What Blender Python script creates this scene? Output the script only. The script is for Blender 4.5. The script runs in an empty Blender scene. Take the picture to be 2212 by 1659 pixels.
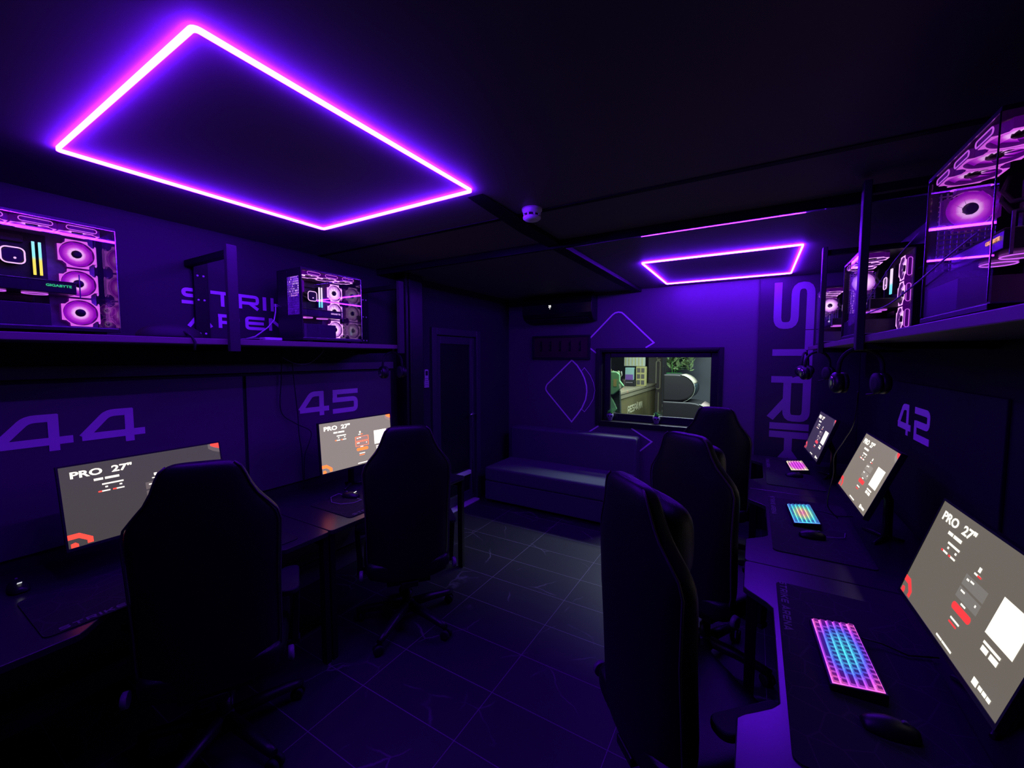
import bpy, bmesh, math, random
from mathutils import Vector, Matrix
random.seed(7)
sc = bpy.context.scene
col = sc.collection
PI = math.pi

# ------------------------------------------------------------------ camera
F_PX, W_PX = 881.0, 2212.0
cam_d = bpy.data.cameras.new('camera')
cam_d.sensor_fit = 'HORIZONTAL'
cam_d.sensor_width = 36.0
cam_d.lens = F_PX / W_PX * 36.0
cam_d.clip_start = 0.02
cam = bpy.data.objects.new('camera', cam_d)
cam.location = (0, 0, 1.70)
cam.rotation_euler = (math.radians(90) - math.atan(57.5 / F_PX), 0, math.radians(30.73))
col.objects.link(cam)
sc.camera = cam

# ------------------------------------------------------------------ world, exposure
wd = bpy.data.worlds.new('night')
sc.world = wd
wd.use_nodes = True
wd.node_tree.nodes['Background'].inputs[0].default_value = (0.02, 0.01, 0.06, 1)
wd.node_tree.nodes['Background'].inputs[1].default_value = 0.02
sc.view_settings.view_transform = 'Standard'
sc.view_settings.look = 'None'
sc.view_settings.exposure = 0.0
sc.view_settings.gamma = 1.0
sc.view_settings.use_curve_mapping = False

# strength of the light strips, and the lamp of the neighbouring lobby
LED_RGB = (24.0, 1.15, 180.0)
LOBBY_W = 150.0
ld = bpy.data.lights.new('lobby_lamp', 'AREA')
ld.shape = 'RECTANGLE'
ld.size, ld.size_y = 2.0, .5
ld.energy = LOBBY_W
ld.color = (0.76, 0.94, 1.0)
lo = bpy.data.objects.new('lobby_lamp', ld)
lo.location = (-0.35, 6.15, 2.64)
col.objects.link(lo)
l2 = bpy.data.lights.new('lobby_front_fill', 'AREA')  # added fill without a visible source, brightens the garment and armchair fronts
l2.size = .35
l2.energy = 26.0
l2.color = (0.95, 1.0, 0.80)
lp2 = bpy.data.objects.new('lobby_front_fill', l2)
lp2.location = (-1.30, 5.22, 2.66)
col.objects.link(lp2)

# ------------------------------------------------------------------ materials
MATS = {}
def nt(name):
    m = bpy.data.materials.new(name)
    m.use_nodes = True
    return m, m.node_tree.nodes, m.node_tree.links
def pbr(name, c, rough=0.6, metal=0.0, spec=0.5, bump=0.0, scale=60, var=0.0, vscale=8):
    m, N, L = nt(name)
    b = N['Principled BSDF']
    b.inputs['Base Color'].default_value = (*c, 1)
    b.inputs['Roughness'].default_value = rough
    b.inputs['Metallic'].default_value = metal
    b.inputs['Specular IOR Level'].default_value = spec
    if bump or var:
        tc = N.new('ShaderNodeTexCoord')
    if bump:
        n = N.new('ShaderNodeTexNoise'); n.inputs['Scale'].default_value = scale
        n.inputs['Detail'].default_value = 4
        L.new(tc.outputs['Object'], n.inputs['Vector'])
        bp = N.new('ShaderNodeBump'); bp.inputs['Strength'].default_value = bump
        bp.inputs['Distance'].default_value = 0.002
        L.new(n.outputs['Fac'], bp.inputs['Height'])
        L.new(bp.outputs['Normal'], b.inputs['Normal'])
    if var:
        n2 = N.new('ShaderNodeTexNoise'); n2.inputs['Scale'].default_value = vscale
        L.new(tc.outputs['Object'], n2.inputs['Vector'])
        r = N.new('ShaderNodeValToRGB')
        r.color_ramp.elements[0].color = (*[x * (1 - var) for x in c], 1)
        r.color_ramp.elements[1].color = (*[min(1, x * (1 + var)) for x in c], 1)
        r.color_ramp.elements[0].position = .3; r.color_ramp.elements[1].position = .7
        L.new(n2.outputs['Fac'], r.inputs['Fac'])
        L.new(r.outputs['Color'], b.inputs['Base Color'])
    MATS[name] = m
    return m
def emit(name, c, s=1.0, base=(0.02, 0.02, 0.02)):
    m, N, L = nt(name)
    b = N['Principled BSDF']
    b.inputs['Base Color'].default_value = (*base, 1)
    b.inputs['Roughness'].default_value = .4
    b.inputs['Emission Color'].default_value = (*c, 1)
    b.inputs['Emission Strength'].default_value = s
    MATS[name] = m
    return m
def ramp_emit(name, stops, s, axis='Z', lo=0.0, hi=1.0, radial=None, base=(0.02, 0.02, 0.02)):
    """emission whose colour runs along an object axis, or outwards from the centre (radial=(sx,sy))"""
    m, N, L = nt(name)
    b = N['Principled BSDF']
    b.inputs['Base Color'].default_value = (*base, 1)
    b.inputs['Roughness'].default_value = .45
    tc = N.new('ShaderNodeTexCoord')
    sp = N.new('ShaderNodeSeparateXYZ')
    L.new(tc.outputs['Object'], sp.inputs[0])
    if radial:
        vm = N.new('ShaderNodeVectorMath'); vm.operation = 'MULTIPLY'
        vm.inputs[1].default_value = (1 / radial[0], 1 / radial[1], 0)
        L.new(tc.outputs['Object'], vm.inputs[0])
        ln = N.new('ShaderNodeVectorMath'); ln.operation = 'LENGTH'
        L.new(vm.outputs[0], ln.inputs[0])
        src = ln.outputs['Value']
    else:
        mr = N.new('ShaderNodeMapRange')
        mr.inputs['From Min'].default_value = lo; mr.inputs['From Max'].default_value = hi
        L.new(sp.outputs[axis], mr.inputs['Value'])
        src = mr.outputs['Result']
    r = N.new('ShaderNodeValToRGB')
    els = r.color_ramp.elements
    while len(els) < len(stops): els.new(.5)
    for e, (p, c) in zip(els, stops):
        e.position = p; e.color = (*c, 1)
    L.new(src, r.inputs['Fac'])
    L.new(r.outputs['Color'], b.inputs['Emission Color'])
    b.inputs['Emission Strength'].default_value = s
    MATS[name] = m
    return m
def glass(name, tint=(.9, .9, .95), k=.5):
    # thin pane: mostly clear, mirror-like towards grazing angles (Schlick)
    m, N, L = nt(name)
    N.remove(N['Principled BSDF'])
    out = N['Material Output']
    t = N.new('ShaderNodeBsdfTransparent'); t.inputs[0].default_value = (*tint, 1)
    g = N.new('ShaderNodeBsdfGlossy'); g.inputs['Roughness'].default_value = .015
    lw = N.new('ShaderNodeLayerWeight'); lw.inputs['Blend'].default_value = .5
    pw = N.new('ShaderNodeMath'); pw.operation = 'POWER'; pw.inputs[1].default_value = 5.0
    ma = N.new('ShaderNodeMath'); ma.operation = 'MULTIPLY_ADD'; ma.inputs[1].default_value = .96 * k; ma.inputs[2].default_value = .05 + .06 * k
    L.new(lw.outputs['Facing'], pw.inputs[0]); L.new(pw.outputs[0], ma.inputs[0])
    mx = N.new('ShaderNodeMixShader')
    L.new(ma.outputs[0], mx.inputs[0]); L.new(t.outputs[0], mx.inputs[1]); L.new(g.outputs[0], mx.inputs[2])
    L.new(mx.outputs[0], out.inputs['Surface'])
    MATS[name] = m
    return m

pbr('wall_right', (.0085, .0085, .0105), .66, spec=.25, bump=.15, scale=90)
pbr('trim_mirror', (.006, .006, .008), .07)
pbr('detector_white', (.90, .88, .90), .45)
pbr('letter_mid', (.60, .50, .62), .5)
pbr('cover_grey', (.07, .06, .075), .45)
pbr('panel_far', (.020, .020, .024), .55, bump=.1, scale=120)
pbr('skirting', (.085, .075, .085), .5)
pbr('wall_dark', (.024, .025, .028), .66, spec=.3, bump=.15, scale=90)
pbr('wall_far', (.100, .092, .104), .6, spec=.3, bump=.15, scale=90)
pbr('wall_panel', (.105, .100, .108), .55, bump=.1, scale=120)
pbr('ceiling', (.145, .120, .140), .62, spec=.3, bump=.06, scale=14)
pbr('trim_black', (.006, .006, .008), .38)
pbr('trim_matte', (.005, .005, .006), .6, spec=.2)
pbr('letter_print', (.26, .20, .28), .5)
pbr('trim_gloss', (.006, .006, .008), .16, spec=.7)
pbr('letter_vinyl', (.92, .90, .84), .5)
pbr('mural_line', (.85, .74, .86), .45)
pbr('black_plastic', (.009, .009, .010), .42)
pbr('matte_black', (.006, .006, .007), .7)
pbr('black_metal', (.010, .010, .011), .38, metal=.3)
pbr('rack_metal', (.032, .029, .034), .5, spec=.3)
pbr('shelf_wood', (.17, .135, .125), .5, bump=.1, scale=40)
pbr('desk_top', (.026, .022, .026), .28, spec=.75, bump=.01, scale=150)
pbr('mat_cloth', (.0075, .0072, .0082), .85, bump=.25, scale=900)
def mat_cloth_lines():
    m = MATS['mat_cloth']; N, L = m.node_tree.nodes, m.node_tree.links
    tc = N.new('ShaderNodeTexCoord'); vo = N.new('ShaderNodeTexVoronoi')
    vo.feature = 'DISTANCE_TO_EDGE'; vo.distance = 'EUCLIDEAN'; vo.inputs['Scale'].default_value = 11
    L.new(tc.outputs['Object'], vo.inputs['Vector'])
    rp = N.new('ShaderNodeValToRGB')
    rp.color_ramp.elements[0].color = (.022, .021, .024, 1); rp.color_ramp.elements[1].color = (.0075, .0072, .0082, 1)
    rp.color_ramp.elements[0].position = .012; rp.color_ramp.elements[1].position = .03
    L.new(vo.outputs['Distance'], rp.inputs['Fac'])
    L.new(rp.outputs['Color'], N['Principled BSDF'].inputs['Base Color'])
mat_cloth_lines()
pbr('mat_print', (.16, .145, .16), .75)
pbr('mat_line', (.016, .0155, .017), .8)
pbr('leather', (.0085, .0075, .0085), .45, bump=.35, scale=260, spec=.4)
pbr('leather_soft', (.013, .011, .0125), .5, bump=.35, scale=260, spec=.4)
pbr('piping', (.06, .05, .046), .5)
pbr('sofa_cloth', (.088, .100, .104), .85, bump=.4, scale=380, spec=.2)
pbr('white_plastic', (.62, .60, .62), .4)
pbr('grey_plastic', (.16, .15, .17), .4)
pbr('chrome', (.62, .62, .66), .22, metal=1.0)
pbr('cable_black', (.012, .012, .014), .5)
pbr('cable_grey', (.34, .32, .36), .5)
pbr('rack_wood', (.050, .017, .018), .5, bump=.1)
pbr('pcb', (.03, .028, .034), .45, bump=.6, scale=60)
pbr('case_black', (.010, .009, .011), .35)
pbr('case_inner', (.34, .30, .36), .4, var=.3, vscale=30)
pbr('gpu', (.022, .02, .024), .3)
pbr('leaf_dark', (.14, .42, .10), .55, var=.4, vscale=60)
pbr('leaf_light', (.17, .26, .10), .55, var=.6, vscale=30)
pbr('pot_skull', (.26, .25, .27), .4)
pbr('olive_counter', (.138, .122, .050), .5, var=.05, vscale=3)
pbr('counter_trim', (.22, .20, .125), .45)
pbr('cream_paint', (.42, .41, .26), .5)
pbr('lobby_grey', (.052, .060, .070), .6, var=.12, vscale=2)
pbr('lobby_dark', (.014, .016, .021), .6)
pbr('lobby_floor', (.03, .03, .033), .4)
pbr('lobby_brown', (.085, .080, .068), .6)
pbr('garment_green', (.12, .34, .15), .8)
pbr('garment_dark', (.008, .022, .015), .8)
pbr('pack_yellow', (.36, .34, .13), .5)
pbr('pack_white', (.36, .40, .32), .5)
pbr('pack_violet', (.17, .08, .32), .5)
pbr('pack_mint', (.25, .42, .38), .5)
pbr('pot_green', (.03, .20, .055), .4)
pbr('lounge_leather', (.017, .0165, .017), .55, bump=.2, scale=200)
pbr('lounge_stripe', (.34, .31, .22), .6)
pbr('lounge_stripe_pink', (.30, .23, .20), .6)
pbr('teal_leather', (.022, .038, .042), .4)
pbr('mirror_black', (.01, .01, .012), .08, spec=.6)
pbr('door_frame', (.040, .038, .050), .4)
pbr('door_panel', (.006, .006, .010), .3)
glass('case_glass', (.88, .85, .92), .55)
glass('window_glass', (.97, .98, .97), .5)
emit('led_strip', LED_RGB, 1.0)
emit('fan_body', (.10, .0, .22), .6, (.05, .04, .06))
emit('fan_rim_a', (.95, .16, 1.0), 1.15)
emit('fan_rim_b', (1.4, .62, 1.5), 1.3)
def fan_disc(name, stops, s_):
    ramp_emit(name, stops, s_, radial=(.055, .055))
fan_disc('fan_disc_a', [(0, (1.1, .75, 1.1)), (.40, (1.3, .62, 1.3)), (.56, (.85, .08, .95)), (.80, (.40, .004, .62)), (1, (.30, .0, .55))], 1.0)
fan_disc('fan_disc_b', [(0, (1.5, 1.1, 1.5)), (.45, (1.6, 1.1, 1.6)), (.70, (1.2, .55, 1.3)), (.90, (.75, .25, .95)), (1, (.6, .15, .85))], 1.0)
emit('edge_light', (.75, .14, 1.0), 1.3)
emit('pump_light', (1.2, .72, 1.3), 1.3)
emit('gpu_logo_green', (.05, .85, .30), 1.0)
emit('gpu_logo_pink', (1.0, .55, 1.2), 1.1)
emit('gpu_logo_amber', (1.0, .42, .06), 1.6)
ramp_emit('ram_cyan_yellow', [(0, (1.0, .85, .06)), (.44, (1.0, .9, .10)), (.56, (.30, 1.0, .85)), (1, (.35, .95, 1.0))], 1.5, 'Z', -.067, .067)
ramp_emit('ram_white_cyan', [(0, (.15, .85, .85)), (.35, (.25, .9, .95)), (.45, (1, .85, 1)), (1, (1, .8, 1))], 1.5, 'Z', -.067, .067)
ramp_emit('ram_yellow_red', [(0, (1.0, .85, .05)), (.45, (1.0, .55, .05)), (.55, (1.0, .12, .15)), (1, (1.0, .10, .22))], 1.2, 'Z', -.067, .067)
emit('white_dot', (1.0, .98, .9), 1.6)
emit('white_dot_soft', (.8, .8, .9), .8)

# floor: 0.60 x 0.305 m dark tiles with thin pale joints and wandering veins
def floor_mat():
    m, N, L = nt('floor_tiles')
    b = N['Principled BSDF']
    tc = N.new('ShaderNodeTexCoord')
    mp = N.new('ShaderNodeMapping')
    mp.inputs['Location'].default_value = (1.093 + 6.0, -1.334 + 3.05, 0)
    L.new(tc.outputs['Object'], mp.inputs['Vector'])
    br = N.new('ShaderNodeTexBrick')
    br.offset = 0.0; br.squash = 1.0
    br.inputs['Scale'].default_value = 1.0
    br.inputs['Brick Width'].default_value = .60
    br.inputs['Row Height'].default_value = .305
    br.inputs['Mortar Size'].default_value = .0022
    br.inputs['Mortar Smooth'].default_value = .2
    br.inputs['Color1'].default_value = (.0215, .022, .024, 1)
    br.inputs['Color2'].default_value = (.026, .0265, .0285, 1)
    br.inputs['Mortar'].default_value = (.19, .17, .195, 1)
    L.new(mp.outputs[0], br.inputs['Vector'])
    # veins
    nz = N.new('ShaderNodeTexNoise'); nz.inputs['Scale'].default_value = 2.6; nz.inputs['Detail'].default_value = 5
    L.new(tc.outputs['Object'], nz.inputs['Vector'])
    mxv = N.new('ShaderNodeMix'); mxv.data_type = 'VECTOR'; mxv.inputs['Factor'].default_value = .16
    L.new(tc.outputs['Object'], mxv.inputs[4]); L.new(nz.outputs['Color'], mxv.inputs[5])
    vo = N.new('ShaderNodeTexVoronoi'); vo.feature = 'DISTANCE_TO_EDGE'; vo.inputs['Scale'].default_value = 3.1
    L.new(mxv.outputs[1], vo.inputs['Vector'])
    r1 = N.new('ShaderNodeValToRGB')
    r1.color_ramp.elements[0].position = 0.0; r1.color_ramp.elements[0].color = (1, 1, 1, 1)
    r1.color_ramp.elements[1].position = .016; r1.color_ramp.elements[1].color = (0, 0, 0, 1)
    L.new(vo.outputs['Distance'], r1.inputs['Fac'])
    n2 = N.new('ShaderNodeTexNoise'); n2.inputs['Scale'].default_value = 3.3
    L.new(tc.outputs['Object'], n2.inputs['Vector'])
    r2 = N.new('ShaderNodeValToRGB')
    r2.color_ramp.elements[0].position = .50; r2.color_ramp.elements[1].position = .64
    L.new(n2.outputs['Fac'], r2.inputs['Fac'])
    mu = N.new('ShaderNodeMath'); mu.operation = 'MULTIPLY'
    L.new(r1.outputs['Color'], mu.inputs[0]); L.new(r2.outputs['Color'], mu.inputs[1])
    mx = N.new('ShaderNodeMix'); mx.data_type = 'RGBA'
    L.new(mu.outputs[0], mx.inputs['Factor'])
    L.new(br.outputs['Color'], mx.inputs[6])
    mx.inputs[7].default_value = (.14, .13, .15, 1)
    L.new(mx.outputs[2], b.inputs['Base Color'])
    b.inputs['Roughness'].default_value = .5
    MATS['floor_tiles'] = m
floor_mat()
M = MATS

# ------------------------------------------------------------------ mesh helpers
class MB:
    def __init__(s): s.v = []; s.f = []; s.smooth = set()
    def add(s, vs, fs, smooth=False):
        n = len(s.v)
        s.v += [tuple(v) for v in vs]
        for f in fs:
            if smooth: s.smooth.add(len(s.f))
            s.f.append([i + n for i in f])
        return s
    def box(s, x0, x1, y0, y1, z0, z1):
        vs = [(x, y, z) for z in (z0, z1) for y in (y0, y1) for x in (x0, x1)]
        return s.add(vs, [[0, 2, 3, 1], [4, 5, 7, 6], [0, 1, 5, 4], [2, 6, 7, 3], [0, 4, 6, 2], [1, 3, 7, 5]])
    def obox(s, c, sz, R):
        c = Vector(c); vs = []
        for z in (-.5, .5):
            for y in (-.5, .5):
                for x in (-.5, .5):
                    vs.append(c + R @ Vector((x * sz[0], y * sz[1], z * sz[2])))
        return s.add(vs, [[0, 2, 3, 1], [4, 5, 7, 6], [0, 1, 5, 4], [2, 6, 7, 3], [0, 4, 6, 2], [1, 3, 7, 5]])
    def prism(s, poly, o, r, u, d):
        """polygon in the (r,u) plane at origin o, extruded by vector d"""
        o, r, u, d = map(Vector, (o, r, u, d))
        n = len(poly)
        a = [o + r * p[0] + u * p[1] for p in poly]
        vs = a + [p + d for p in a]
        fs = [list(range(n))[::-1], list(range(n, 2 * n))] + [[i, (i + 1) % n, n + (i + 1) % n, n + i] for i in range(n)]
        return s.add(vs, fs)
    def tube(s, pts, r, seg=8, close=False, caps=True):
        pts = [Vector(p) for p in pts]; n = len(pts)
        rad = r if isinstance(r, (list, tuple)) else [r] * n
        vs = []; up = None
        for i, p in enumerate(pts):
            if close: t = pts[(i + 1) % n] - pts[i - 1]
            else: t = pts[min(i + 1, n - 1)] - pts[max(i - 1, 0)]
            t = t.normalized() if t.length > 1e-9 else Vector((0, 0, 1))
            if up is None:
                up = Vector((0, 0, 1)) if abs(t.z) < .9 else Vector((1, 0, 0))
            a = t.cross(up)
            if a.length < 1e-6: a = t.cross(Vector((1, .3, 0)))
            a.normalize(); b = a.cross(t).normalized(); up = b
            for k in range(seg):
                g = 2 * PI * k / seg
                vs.append(p + a * math.cos(g) * rad[i] + b * math.sin(g) * rad[i])
        fs = []
        for i in range(n if close else n - 1):
            j = (i + 1) % n
            for k in range(seg):
                l = (k + 1) % seg
                fs.append([i * seg + k, i * seg + l, j * seg + l, j * seg + k])
        s.add(vs, fs, True)
        if caps and not close:
            m = len(s.v) - len(vs)
            s.f.append([m + k for k in range(seg)][::-1]); s.f.append([m + (n - 1) * seg + k for k in range(seg)])
        return s
    def lathe(s, prof, c=(0, 0, 0), R=None, seg=24):
        c = Vector(c); R = R or Matrix.Identity(3)
        vs = []; n = len(prof)
        for (r, z) in prof:
            for k in range(seg):
                a = 2 * PI * k / seg
                vs.append(c + R @ Vector((r * math.cos(a), r * math.sin(a), z)))
        fs = [[i * seg + k, i * seg + (k + 1) % seg, (i + 1) * seg + (k + 1) % seg, (i + 1) * seg + k]
              for i in range(n - 1) for k in range(seg)]
        s.add(vs, fs, True)
        m = len(s.v) - len(vs)
        s.f.append([m + k for k in range(seg)][::-1]); s.f.append([m + (n - 1) * seg + k for k in range(seg)])
        return s
    def loft(s, rings, cap=True, smooth=True):
        n = len(rings[0]); vs = [p for r in rings for p in r]
        fs = [[i * n + k, i * n + (k + 1) % n, (i + 1) * n + (k + 1) % n, (i + 1) * n + k]
              for i in range(len(rings) - 1) for k in range(n)]
        s.add(vs, fs, smooth)
        if cap:
            m = len(s.v) - len(vs)
            s.f.append([m + k for k in range(n)][::-1]); s.f.append([m + (len(rings) - 1) * n + k for k in range(n)])
        return s
    def build(s, name, mat, parent=None, bevel=0.0, seg=2, subsurf=0, loc=None, rot=None):
        me = bpy.data.meshes.new(name)
        me.from_pydata(s.v, [], s.f)
        for i in s.smooth: me.polygons[i].use_smooth = True
        me.materials.append(M[mat] if isinstance(mat, str) else mat)
        bm = bmesh.new(); bm.from_mesh(me)
        bmesh.ops.recalc_face_normals(bm, faces=bm.faces)
        bm.to_mesh(me); bm.free()
        me.update()
        o = bpy.data.objects.new(name, me)
        col.objects.link(o)
        if parent is not None: o.parent = parent
        if loc: o.location = loc
        if rot: o.rotation_euler = rot
        if bevel:
            b = o.modifiers.new('edge', 'BEVEL'); b.width = bevel; b.segments = seg; b.limit_method = 'ANGLE'
        if subsurf:
            b = o.modifiers.new('soft', 'SUBSURF'); b.levels = subsurf; b.render_levels = subsurf
        return o

def tag(o, label=None, cat=None, group=None, kind=None):
    if label: o['label'] = label
    if cat: o['category'] = cat
    if group: o['group'] = group
    if kind: o['kind'] = kind
    return o
def thing(name, label, cat, loc=(0, 0, 0), rz=0.0, group=None):
    o = bpy.data.objects.new(name, None)
    o.empty_display_size = .05
    col.objects.link(o)
    o.location = loc; o.rotation_euler = (0, 0, rz)
    return tag(o, label, cat, group)
def struct(o): o['kind'] = 'structure'; return o
def dup(root, loc, rz, label):
    def cp(o, p):
        c = o.copy(); col.objects.link(c)
        if p is not None: c.parent = p
        for ch in list(kids.get(o.name, [])): cp(ch, c)
        return c
    kids = {}
    for o in list(bpy.data.objects):
        if o.parent: kids.setdefault(o.parent.name, []).append(o)
    r = cp(root, None)
    r.location = loc; r.rotation_euler = (0, 0, rz); r['label'] = label
    return r
def descend(o):
    out = []
    for c in o.children: out.append(c); out += descend(c)
    return out
def remat(root, base, mat):
    """give a copy's part its own material without touching the shared mesh"""
    for c in descend(root):
        if c.name.split('.')[0] == base:
            c.material_slots[0].link = 'OBJECT'
            c.material_slots[0].material = M[mat]
def rrect(w, h, r, n=5, cx=0, cy=0):
    pts = []
    for sx, sy, a0 in ((1, 1, 0), (-1, 1, 90), (-1, -1, 180), (1, -1, 270)):
        for k in range(n + 1):
            a = math.radians(a0 + 90 * k / n)
            pts.append((cx + sx * (w / 2 - r) + r * math.cos(a), cy + sy * (h / 2 - r) + r * math.sin(a)))
    return pts

# ------------------------------------------------------------------ lettering made of mitred strokes
def q(pts, r=.10, n=4):
    """round the inner corners of a polyline"""
    out = [pts[0]]
    for i in range(1, len(pts) - 1):
        p, a, b = Vector(pts[i]), Vector(pts[i - 1]), Vector(pts[i + 1])
        ra = min(r, (a - p).length * .5, (b - p).length * .5)
        s, e = p + (a - p).normalized() * ra, p + (b - p).normalized() * ra
        for k in range(n + 1):
            t = k / n
            v = s * (1 - t) ** 2 + p * 2 * t * (1 - t) + e * t * t
            out.append((v.x, v.y))
    out.append(pts[-1])
    return out
t_ = .09
GL = {
 '4': [q([(.02, .27), (.40, .91), (.80, .91)], .12), [(.74, 1.0), (.74, 0.0)], [(-.0, .27), (1.0, .27)]],
 '5': [[(1.0, .91), (.09, .91), (.09, .50)], q([(.0, .57), (.91, .57), (.91, .09), (0, .09)], .14)],
 '2': [q([(0, .91), (.91, .91), (.91, .50), (.09, .50)], .14), [(.09, .59), (.09, .09), (1.0, .09)]],
 'S': [q([(1, .91), (.09, .91), (.09, .53), (.91, .53), (.91, .09), (0, .09)], .18)],
 'T': [[(0, .91), (1, .91)], [(.5, .91), (.5, 0)]],
 'R': [[(.09, 0), (.09, .91)], q([(.0, .91), (.91, .91), (.91, .42), (.09, .42)], .16), [(.52, .42), (.93, 0)]],
 'I': [[(.5, 0), (.5, 1)]],
 'K': [[(.09, 0), (.09, 1)], [(.09, .48), (.42, .48), (.95, .98)], [(.40, .50), (.95, .02)]],
 'E': [q([(1, .91), (.09, .91), (.09, .09), (1, .09)], .18), [(.09, .5), (.95, .5)]],
 'A': [[(.04, 0), (.5, .95), (.96, 0)], [(.30, .25), (.80, .25)]],
 'N': [[(.09, 0), (.09, 1)], [(.09, .95), (.91, .05)], [(.91, 0), (.91, 1)]],
 'P': [[(.09, 0), (.09, .91)], q([(.0, .91), (.91, .91), (.91, .38), (.09, .38)], .16)],
 'W': [[(.04, 1), (.25, .05), (.5, .75), (.75, .05), (.96, 1)]],
}
def stroke(mb, pl, th, o, r, u, d, sx=1.0, sy=1.0, x0=0.0, y0=0.0, closed=False):
    """one polyline as a flat band of width th"""
    o, r, u, d = map(Vector, (o, r, u, d))
    P = [Vector((x0 + p[0] * sx, y0 + p[1] * sy)) for p in pl]
    n = len(P); Lf, Rt = [], []
    for i in range(n):
        a = P[i - 1] if (i > 0 or closed) else None
        b = P[(i + 1) % n] if (i < n - 1 or closed) else None
        d1 = (P[i] - a).normalized() if a is not None else None
        d2 = (b - P[i]).normalized() if b is not None else None
        if d1 is None: d1 = d2
        if d2 is None: d2 = d1
        n1, n2 = Vector((-d1.y, d1.x)), Vector((-d2.y, d2.x))
        mt = (n1 + n2)
        if mt.length < 1e-6: mt = n1
        mt.normalize()
        k = th / 2 / max(.45, mt.dot(n1))
        Lf.append(P[i] + mt * k); Rt.append(P[i] - mt * k)
    for i in range(n if closed else n - 1):
        j = (i + 1) % n
        mb.prism([Lf[i], Lf[j], Rt[j], Rt[i]], o, r, u, d)
def glyph(mb, ch, x, w, h, th, o, r, u, d):
    for i, pl in enumerate(GL[ch]):
        stroke(mb, pl, th, o, r, u, Vector(d) * (1 + .25 * i), w, h, x, 0)
def word(mb, txt, w, gap, h, th, o, r, u, d):
    x = 0.0
    for ch in txt:
        if ch == ' ': x += w * .6; continue
        ww = th if ch == 'I' else w
        if ch == 'I':
            stroke(mb, [(0, 0), (0, 1)], th, o, r, u, d, 1, h, x + th / 2, 0)
        else: glyph(mb, ch, x, ww, h, th, o, r, u, d)
        x += ww + gap
    return x
def font_mesh(txt, size, o, r, u, bold=.0, depth=.0006, sx=1.0):
    """real type: returns MB with the filled outline of txt laid in the (r,u) plane"""
    cu = bpy.data.curves.new('type', 'FONT')
    cu.body = txt; cu.size = size; cu.offset = bold; cu.extrude = depth
    cu.resolution_u = 3
    ob = bpy.data.objects.new('type', cu)
    col.objects.link(ob)
    dg = bpy.context.evaluated_depsgraph_get()
    me = bpy.data.meshes.new_from_object(ob.evaluated_get(dg))
    o, r, u = map(Vector, (o, r, u)); nrm = r.cross(u)
    mb = MB()
    mb.add([o + r * v.co.x * sx + u * v.co.y + nrm * v.co.z for v in me.vertices], [list(p.vertices) for p in me.polygons])
    bpy.data.objects.remove(ob); bpy.data.curves.remove(cu); bpy.data.meshes.remove(me)
    return mb

# ================================================================== ROOM SHELL
XL, XR, YF, YN, ZC = -2.83, 0.80, 4.68, -1.20, 2.458
struct(MB().box(XL - .15, XR + .15, YN - .15, YF + .2, -.10, 0.0).build('floor', 'floor_tiles'))
def ceiling_mesh():
    # one sheet with a long shallow sag inside the big light frame
    mb = MB(); nx, ny = 60, 90
    x0, x1, y0, y1 = XL - .15, XR + .15, YN - .15, YF + .2
    vs = []
    for j in range(ny + 1):
        for i in range(nx + 1):
            x, y = x0 + (x1 - x0) * i / nx, y0 + (y1 - y0) * j / ny
            vs.append((x, y, ZC))
    fs = [[j * (nx + 1) + i, j * (nx + 1) + i + 1, (j + 1) * (nx + 1) + i + 1, (j + 1) * (nx + 1) + i] for j in range(ny) for i in range(nx)]
    mb.add(vs, fs, True)
    mb.box(x0, x1, y0, y1, ZC + .001, ZC + .1)
    return mb
struct(ceiling_mesh().build('ceiling', 'ceiling'))
# left wall with the doorway cut out of it
DY0, DY1, DZ = 3.142, 3.986, 2.008
wl = MB()
wl.box(XL - .15, XL, YN - .15, DY0, 0, ZC)
wl.box(XL - .15, XL, DY1, YF + .2, 0, ZC)
wl.box(XL - .15, XL, DY0, DY1, DZ, ZC)
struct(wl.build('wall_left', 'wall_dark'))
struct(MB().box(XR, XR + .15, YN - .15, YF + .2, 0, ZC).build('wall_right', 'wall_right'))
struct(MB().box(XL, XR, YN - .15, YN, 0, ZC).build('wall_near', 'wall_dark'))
# far wall with the window opening
WX0, WX1, WZ0, WZ1 = -1.565, -.315, .935, 1.775
wf = MB()
wf.box(XL, WX0, YF, YF + .2, 0, ZC)
wf.box(WX1, XR, YF, YF + .2, 0, ZC)
wf.box(WX0, WX1, YF, YF + .2, 0, WZ0)
wf.box(WX0, WX1, YF, YF + .2, WZ1, ZC)
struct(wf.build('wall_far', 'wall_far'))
# dark panel behind the vertical lettering
struct(MB().box(.02, XR, YF - .03, YF, 0, ZC).build('trim_1', 'panel_far', bevel=.004))
# ceiling duct running away from the corner of the big light frame, and the cross beam
struct(MB().prism([(1.60, ZC), (2.10, 2.425), (2.465, 2.425), (2.465, ZC)], (-1.203, 0, 0), (0, 1, 0), (0, 0, 1), (.096, 0, 0)).box(-1.203, -1.107, 2.545, YF, 2.425, ZC).build('trim_2', 'trim_matte', bevel=.004))
def beam_profile():
    # soffit gently rounded up towards its far edge
    pts = [(2.47, ZC)]
    y, z = 2.474, 2.408
    for k in range(15):
        pts.append((y, z))
        a = math.radians(7.6 + 2.4 * k / 14)
        y += .0046 * math.cos(a); z += .0046 * math.sin(a)
    pts.append((2.545, ZC))
    return pts
struct(MB().prism(beam_profile(), (XL, 0, 0), (0, 1, 0), (0, 0, 1), (XR - XL, 0, 0)).build('trim_3', 'trim_mirror'))
struct(MB().box(XL, XR, 1.920, 1.955, 2.453, ZC).build('trim_4', 'trim_matte', bevel=.002))
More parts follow.
